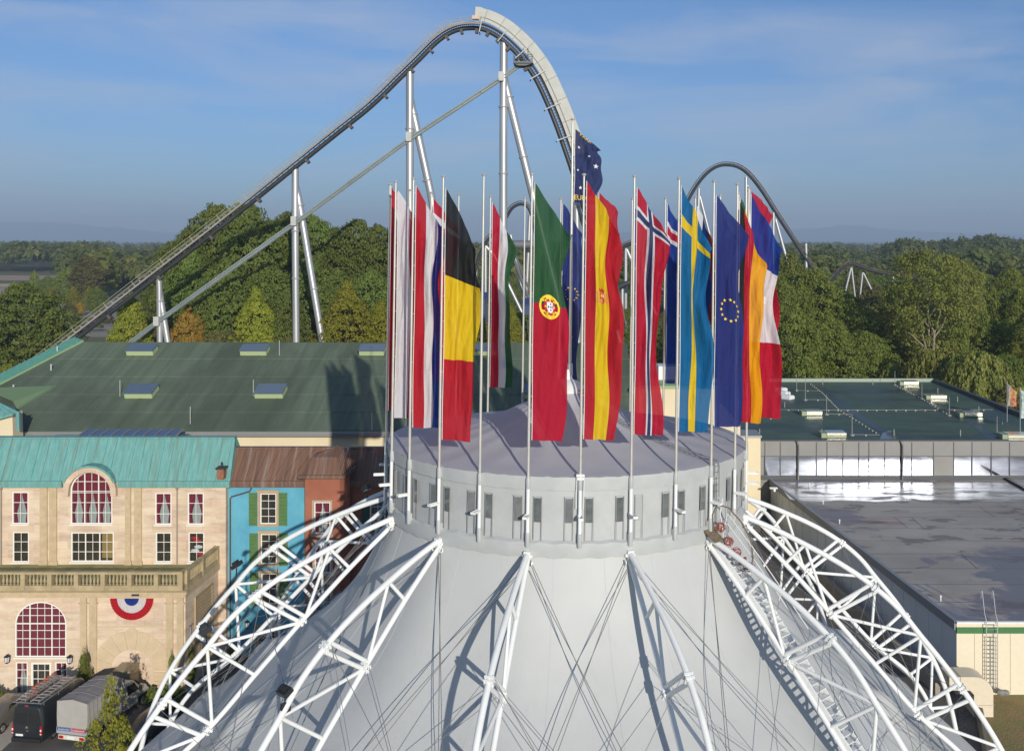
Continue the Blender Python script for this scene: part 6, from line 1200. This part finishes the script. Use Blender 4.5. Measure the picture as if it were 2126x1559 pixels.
def proto(kind, crowns, base, bark, trunk_r, mat, limbs=5):
    PROTO[kind] = []
    for j, (v, f, tn) in enumerate(crowns):
        v = v.copy(); v[:, 2] = base + (1 - base) * v[:, 2]
        me = np_mesh('crown', v, f, LM[mat], tn); rn = random.Random(j * 7 + len(kind)); b = MB()
        top = base + (1 - base) * .72; b.path([(0, 0, 0), (rn.uniform(-.01, .01), 0, base), (rn.uniform(-.03, .03), rn.uniform(-.03, .03), top)], [trunk_r, trunk_r * .75, trunk_r * .2], 8)
        for k in range(limbs):
            z = base + (top - base) * (k + .2) / limbs; ph = k * 2.4 + rn.uniform(0, 1); L_ = .3 - .15 * k / limbs; b.path([(0, 0, z), (L_ * .5 * math.cos(ph), L_ * .5 * math.sin(ph), z + .07), (L_ * math.cos(ph), L_ * math.sin(ph), z + .2)], [trunk_r * .5, trunk_r * .3, trunk_r * .08], 6)
        PROTO[kind].append((me, b.mesh('trunk', bark)))
proto('oak', [crown_cloud(s, 480, 44, sh_round, .0165, .062) for s in (1, 2, 3)], .12, m_bark, .022, 'olive')
proto('dark', [crown_cloud(s, 540, 44, sh_round, .0155, .058) for s in (11, 12, 13)], .08, m_bark, .02, 'dark')
proto('poplar', [crown_cloud(s, 640, 44, sh_poplar, .0140, .05, .7) for s in (21, 22, 23)], .06, m_bark, .02, 'dark')
proto('lime', [crown_cloud(s, 420, 46, sh_cone, .0165, .055, .8) for s in (31, 32)], .08, m_bark, .02, 'lime')
proto('rust', [crown_cloud(41, 320, 44, sh_column, .024, .07)], .08, m_bark, .02, 'rust')
proto('column', [crown_cloud(51, 150, 40, sh_column, .030, .10, 1.3)], .04, m_bark, .02, 'olive')
proto('birch', [crown_cloud(s, 300, 46, sh_spread, .0145, .07, .8) for s in (61, 62)], .25, m_birchbark, .016, 'birch', 7)
proto('brown', [crown_cloud(71, 300, 44, sh_round, .022, .065)], .12, m_bark, .02, 'brown')
proto('sparse', [crown_cloud(s, 20, 30, sh_shrub, .036, .12, 1.1, .2) for s in (91, 92, 93)], .05, m_bark, .012, 'lime', 9)
def willow_cloud(seed, strands=420, per=44):
    rng = np.random.default_rng(seed); C = []; N = []; Tn = []
    for k in range(strands):
        ph = rng.uniform(0, 2 * math.pi); R = .5 * math.sqrt(rng.uniform(.02, 1)); top = .98 - .55 * (R / .5) ** 2.2 * rng.uniform(.6, 1.1) ; ln = rng.uniform(.3, .75) * top; tt = np.linspace(0, 1, per) + rng.normal(0, .02, per)
        bend = .06 * np.minimum(1, tt * 3)
        p = np.stack([(R + bend) * math.cos(ph) + rng.normal(0, .008, per), (R + bend) * math.sin(ph) + rng.normal(0, .008, per), top + .03 * np.sin(np.minimum(tt * 6, 3.1)) - ln * tt], 1); C.append(p)
        N.append(np.tile([math.cos(ph), math.sin(ph), .25], (per, 1))); Tn.append(np.clip(rng.normal(rng.uniform(.15, .9), .1, per), 0, 1))
    C, N, Tn = map(np.concatenate, (C, N, Tn)); v, f = leaf_cards(rng, C, N, .017, 2.8, True); return v, f, Tn
proto('willow', [willow_cloud(81), willow_cloud(82)], .02, m_bark, .03, 'willow')
TREES = 0
def tree(kind, px, ptop, Y, wpx, label, cat='tree', group=None, z0=0., name=None, j=None, yrot=None):
    global TREES
    TREES += 1; rn = random.Random(TREES * 13 + 1); me, tr = PROTO[kind][(TREES if j is None else j) % len(PROTO[kind])]; h = Z_(ptop, Y) - z0; wd = wpx * Y / F
    nm = name or {'oak': 'broadleaf_tree', 'dark': 'broadleaf_tree', 'poplar': 'tall_tree', 'lime': 'lime_tree', 'sparse': 'street_tree', 'rust': 'autumn_tree', 'column': 'columnar_tree', 'birch': 'birch_tree', 'brown': 'broadleaf_tree', 'willow': 'weeping_willow'}[kind]
    r_ = bpy.data.objects.new(nm, None); COL.objects.link(r_); r_.location = (X_(px, Y), Y, z0); r_.rotation_euler = (0, 0, rn.uniform(0, 6.28) if yrot is None else yrot); r_.scale = (wd, wd, h); tag(r_, label, cat, group)
    for n_, m_ in (('crown', me), ('trunk', tr)): o = bpy.data.objects.new(n_, m_); COL.objects.link(o); o.parent = r_
    return r_
def many(kind, rows, label, group, **k):
    for r_ in rows: tree(kind, *r_, label, group=group, **k)
# stand behind the lift hill
many('poplar', [(452, 432, 222, 190), (512, 428, 218, 190), (405, 478, 228, 170), (566, 462, 236, 170), (606, 444, 228, 170), (650, 452, 232, 160), (692, 480, 238, 150), (545, 500, 226, 160)], 'tall dark green tree in the dense stand behind the lift hill', 'tall stand behind the lift hill')
many('poplar', [(736, 462, 226, 160), (786, 474, 224, 160), (712, 492, 232, 150), (836, 486, 230, 150), (880, 500, 236, 150)], 'rounded green tree in the stand just left of the flags', 'stand left of the flags')
many('dark', [(372, 500, 232, 130), (400, 520, 216, 120), (470, 540, 205, 150), (556, 548, 208, 130), (340, 560, 226, 90), (640, 540, 210, 130), (700, 560, 212, 120), (770, 560, 210, 120), (430, 590, 202, 110), (590, 610, 200, 100)], 'dark bushy tree low in the stand behind the lift hill', 'lower trees behind the lift hill')
tree('lime', 720, 588, 196, 165, 'yellow green pointed tree behind the roof, left of the flags'); tree('lime', 792, 630, 197, 130, 'smaller yellow green tree beside the flags, behind the roof ridge'); tree('lime', 532, 602, 197, 125, 'green pointed tree behind the roof ridge between two coaster legs')
tree('lime', 270, 612, 196, 110, 'bright yellow green tree left of the twin coaster legs'); tree('rust', 390, 636, 196, 95, 'orange brown autumn tree right of the twin coaster legs'); tree('column', 258, 660, 199, 40, 'slim green tree at the left of the bright yellow green one')
many('brown', [(340, 668, 205, 60), (450, 690, 196, 80), (480, 690, 197, 70), (600, 696, 196, 60)], 'low brownish bush behind the green roof ridge', 'low bushes behind the roof ridge')
# far left
tree('dark', 50, 590, 206, 190, 'big dark tree at the left edge behind the green roof'); tree('dark', -40, 602, 210, 160, 'dark tree cut by the left picture edge'); tree('dark', 112, 650, 208, 80, 'dark tree on the right flank of the big one at the left edge', j=1); tree('lime', 20, 740, 200, 60, 'small yellowing bush at the foot of the big dark tree')
for k, (px, py, Y, wp, kd, lab) in enumerate(((106, 597, 470, 48, 'lime', 'yellow green round tree by the car park, leftmost'), (152, 596, 440, 36, 'lime', 'small golden tree at the head of the car park'), (185, 594, 430, 32, 'lime', 'yellowish tree with a visible stem in the car park'), (143, 630, 395, 24, 'brown', 'small reddish tree in the car park, left'), (166, 627, 400, 20, 'rust', 'small rust brown tree in the car park, middle'), (221, 652, 360, 26, 'brown', 'small brown tree standing right in the car park'),
     (72, 566, 520, 26, 'column', 'dark slim conifer shaped tree beside the fields'), (100, 574, 500, 40, 'dark', 'dark bushy tree right of the slim one by the fields'), (142, 556, 480, 52, 'oak', 'leafy tree behind the car park, left'), (180, 531, 470, 66, 'brown', 'tall brownish tree behind the car park'), (215, 520, 520, 60, 'oak', 'large green tree left of the lift track'), (255, 540, 560, 60, 'brown', 'russet tree close to the lift track'), (30, 585, 540, 36, 'lime', 'pale green tree before the brown field'), (200, 596, 400, 40, 'dark', 'dark tree at the end of the car park'))):
    tree(kd, px, py, Y, wp, lab)
# right side
many('oak', [(1640, 530, 215, 120), (1690, 560, 205, 130), (1625, 580, 190, 120), (1745, 600, 205, 120), (1790, 640, 200, 130), (1650, 640, 172, 130), (1720, 660, 176, 130), (1800, 690, 178, 120), (1590, 600, 200, 110), (1555, 620, 205, 110), (1500, 640, 210, 110)], 'green leafy tree in the thick stand right of the flags', 'stand right of the flags')
many('dark', [(1440, 640, 230, 110), (1380, 650, 235, 110), (1310, 640, 230, 110), (1240, 650, 235, 110), (1160, 655, 240, 110), (1080, 650, 240, 110)], 'dark low tree seen between the flags', 'low trees between the flags')
many('lime', [(1060, 640, 215, 80), (1000, 655, 212, 70), (1130, 650, 215, 80), (940, 650, 214, 80)], 'yellow green bush seen between the flag poles in the middle', 'bushes between the flag poles')
tree('birch', 1930, 522, 186, 190, 'tall open birch with pale bare stems on the right', j=0); tree('birch', 1868, 596, 196, 110, 'birch left of the tall open one, behind the low coaster hill', j=1); tree('birch', 2000, 545, 200, 110, 'birch right of the tall open one', j=1)
b = MB()
for pts in (((1938, 727), (1940, 690), (1952, 650), (1965, 612)), ((1940, 690), (1930, 672), (1924, 640)), ((1924, 728), (1914, 690), (1912, 655)), ((1940, 700), (1956, 678), (1980, 618)), ((1918, 720), (1898, 700), (1886, 690))):
    b.path([at(x, y, 182) for x, y in pts], [.26, .19, .13, .06][:len(pts)] if len(pts) == 4 else [.18, .12, .06], 7)
single('bare_stems', b, M('beige_bark', (.27, .22, .15), .8, var=.3, vs=2), 'cluster of pale forked birch stems above the willows', 'tree', loc=tuple(at(1935, 735, 182)))
many('oak', [(2060, 600, 205, 100), (2095, 560, 230, 110), (2130, 590, 200, 100), (2040, 650, 190, 90), (2100, 660, 190, 110), (2145, 640, 180, 100)], 'broad green tree at the right picture edge', 'trees at the right edge')
many('lime', [(2020, 640, 200, 70), (2075, 620, 215, 60), (2110, 690, 180, 60)], 'yellowing tree among the green ones at the right edge', 'yellowing trees at the right edge')
tree('column', 1998, 655, 188, 44, 'dark narrow tree behind the willows'); tree('dark', 2090, 735, 160, 120, 'dark shaded tree behind the printed banners')
tree('willow', 1928, 722, 165, 120, 'weeping willow on the left of the larger one, beyond the wet roof', j=0); tree('willow', 2030, 726, 158, 165, 'largest weeping willow with long hanging strands beyond the wet roof', j=1); tree('willow', 1855, 752, 170, 66, 'smallest weeping willow at the left end of the three', j=0)
tree('brown', 2095, 800, 135, 90, 'brownish shrub beside the printed banners')
# street planting
tree('sparse', 226, 1400, 57.2, 66, 'airy yellow green tree in front of the tarpaulin truck', name='street_tree', j=0); tree('sparse', 240, 1446, 56.6, 86, 'denser green shrub at the foot of the yellow green street tree', name='shrub', j=1); tree('sparse', 206, 1488, 56.8, 84, 'low yellow green growth beside the truck rear', name='shrub', j=2); tree('sparse', 258, 1486, 56.8, 70, 'small leafy shoot right of the street tree', name='shrub')
tree('column', 174, 1352, 66.0, 26, 'slim shrub by the lantern on the sandstone front', name='columnar_shrub'); tree('column', 355, 1357, 66.2, 15, 'thin climbing shrub on the right pilaster', name='columnar_shrub'); tree('column', 393, 1330, 67.8, 24, 'dark climber at the corner of the side wall', name='climbing_plant'); tree('column', 479, 1345, 72.4, 18, 'dark climber between the sandstone and turquoise houses', name='climbing_plant')
def hedge(p, q, wd, h, lab, seed):
    rng = np.random.default_rng(seed); p, q = np.array(p), np.array(q); n = int(np.linalg.norm(q - p) * 420); t = rng.uniform(0, 1, (n, 1)); an = rng.uniform(0, math.pi, (n, 1)); d = (q - p) / np.linalg.norm(q - p); s_ = np.array([-d[1], d[0], 0])
    rr = rng.uniform(.6, 1, (n, 1)) * (1 + .2 * np.sin(t * 25)); c = p + (q - p) * t + s_ * np.cos(an) * wd / 2 * rr + np.array([0, 0, 1.]) * np.sin(an) * h * rr; nr = s_ * np.cos(an) + np.array([0, 0, 1.]) * np.sin(an)
    v, f = leaf_cards(rng, c, nr, .13); loc = (p + q) / 2; o = bpy.data.objects.new('hedge', np_mesh('hedge', v - loc, f, LM['dark'], rng.uniform(0, 1, n))); COL.objects.link(o); o.location = loc; tag(o, lab, 'hedge')
hedge((-29.6, 66.0, 0), (-26.6, 66.2, 0), 1.3, .8, 'low dark hedge along the sandstone wall right of the truck', 1); hedge((-41.5, 65.4, 0), (-38.4, 65.6, 0), 1.4, .9, 'low hedge left of the glazed door', 2)

# distant woodland, too many trees to count
def woodland(name, spots, seed, dens=1., card=.26):
    rng = np.random.default_rng(seed); V = []; Fq = []; Tn = []; n0 = 0; ico = []
    for (x, y, h, wd) in spots:
        nl = int(dens * 70); d = rng.normal(0, 1, (nl, 3)); d /= np.linalg.norm(d, axis=1)[:, None]; d[:, 2] = np.abs(d[:, 2]) * 1.15 - .15
        p = np.array([x, y, h * .62]) + d * np.array([wd * .5, wd * .5, h * .38]) * (1 + .18 * np.sin(7 * d[:, :1] + x) + .14 * np.sin(9 * d[:, 1:2] + y)) * rng.uniform(.8, 1.02, (nl, 1))
        v, f = leaf_cards(rng, p, d * 2.0, wd * card, 1.2); V.append(v); Fq.append(f + n0); n0 += len(v); Tn.append(np.clip(rng.normal(rng.uniform(.1, .9), .1, nl), 0, 1))
    V, Fq, Tn = map(np.concatenate, (V, Fq, Tn)); o = bpy.data.objects.new(name, np_mesh(name, V, Fq, LM['far'], Tn)); COL.objects.link(o); o['kind'] = 'stuff'; return o
rng = np.random.default_rng(99); sp = []
def belt(px0, px1, Y0, Y1, n, h0=17, h1=24, skip=lambda x, y, Y: False):
    k = 0
    while k < n:
        Y = Y0 * (Y1 / Y0) ** rng.uniform(0, 1); px = rng.uniform(px0, px1); yb = PY + CH * F / Y
        if skip(px, yb, Y): k += .2; continue
        h = rng.uniform(h0, h1) * (1 + .12 * math.sin(px * .013) + .08 * math.sin(px * .041)); sp.append((X_(px, Y), Y, h, h * rng.uniform(.5, .85))); k += 1
fieldskip = lambda x, y, Y: (x < 130 and 566 < y < 616) or (1030 < x < 1210 and 566 < y < 582)
belt(-250, 2400, 880, 3600, 2300, skip=fieldskip); belt(-250, 420, 850, 1050, 170, 15, 22, skip=fieldskip); belt(-250, 150, 920, 1400, 170, 18, 24); belt(-150, 330, 640, 900, 170, 14, 22, skip=fieldskip); belt(200, 900, 500, 900, 200)
woodland('far_woodland', sp, 5, 1.3, .2)
sp = []; belt(1850, 2300, 900, 1200, 90, 26, 31); woodland('far_woodland', sp, 8, 5., .1)
sp = []; belt(900, 2350, 460, 900, 760, 14, 22, skip=fieldskip); woodland('far_woodland', sp, 7, 3., .13)
def scatter(kinds, px0, px1, Y0, Y1, n, h0, h1, label, group, seed):
    rn = random.Random(seed)
    for k in range(n):
        Y = Y0 + (Y1 - Y0) * (k + rn.random()) / n; px = rn.uniform(px0, px1); h = rn.uniform(h0, h1)
        if 1690 < px < 1900 and Y < 300: h = min(h, CH - 100 * Y / F)
        tree(rn.choice(kinds), px, PY + (CH - h) * F / Y, Y, h * rn.uniform(.7, 1.0) * F / Y, label, group=group)
scatter(['oak', 'oak', 'dark', 'brown', 'lime'], 1600, 2330, 250, 460, 110, 12, 19, 'one of the mixed green trees filling the middle distance on the right', 'mixed trees in the middle distance on the right', 1)
scatter(['oak', 'dark', 'brown'], 930, 1600, 300, 460, 50, 9, 15, 'one of the mixed green trees seen behind the flags', 'mixed trees behind the flags', 2)
scatter(['oak', 'lime', 'dark'], 2030, 2330, 180, 250, 16, 8, 13, 'low green tree beyond the willows at the right', 'low trees beyond the willows', 3)
rng = np.random.default_rng(17); sp = []
for px0, px1, Y0, Y1, n in ((-60, 330, 300, 420, 26), (960, 1600, 250, 340, 60), (1600, 2300, 140, 200, 40)):
    for k in range(n): Y = rng.uniform(Y0, Y1); px = rng.uniform(px0, px1); h = rng.uniform(1.5, 3.5); sp.append((X_(px, Y), Y, h, h * 1.6))
sp = [s_ for s_ in sp if not (13 < s_[0] < 57 and 104 < s_[1] < 153)]
woodland('undergrowth', sp, 6, 4., .12)

# ------------------------------------------------------------------ hazy air
hz = bpy.data.materials.new('haze_air'); hz.use_nodes = True; t = hz.node_tree; t.nodes.clear(); o_ = t.nodes.new('ShaderNodeOutputMaterial'); v_ = t.nodes.new('ShaderNodeVolumePrincipled')
v_.inputs['Color'].default_value = (.62, .79, 1, 1); v_.inputs["Density"].default_value = 0.00015; v_.inputs['Anisotropy'].default_value = .0; t.links.new(v_.outputs[0], o_.inputs['Volume'])
b = MB(); b.box(-26000, 26000, -250, 18500, -1.6, 420); o = struct('haze', b, hz, 'stuff')
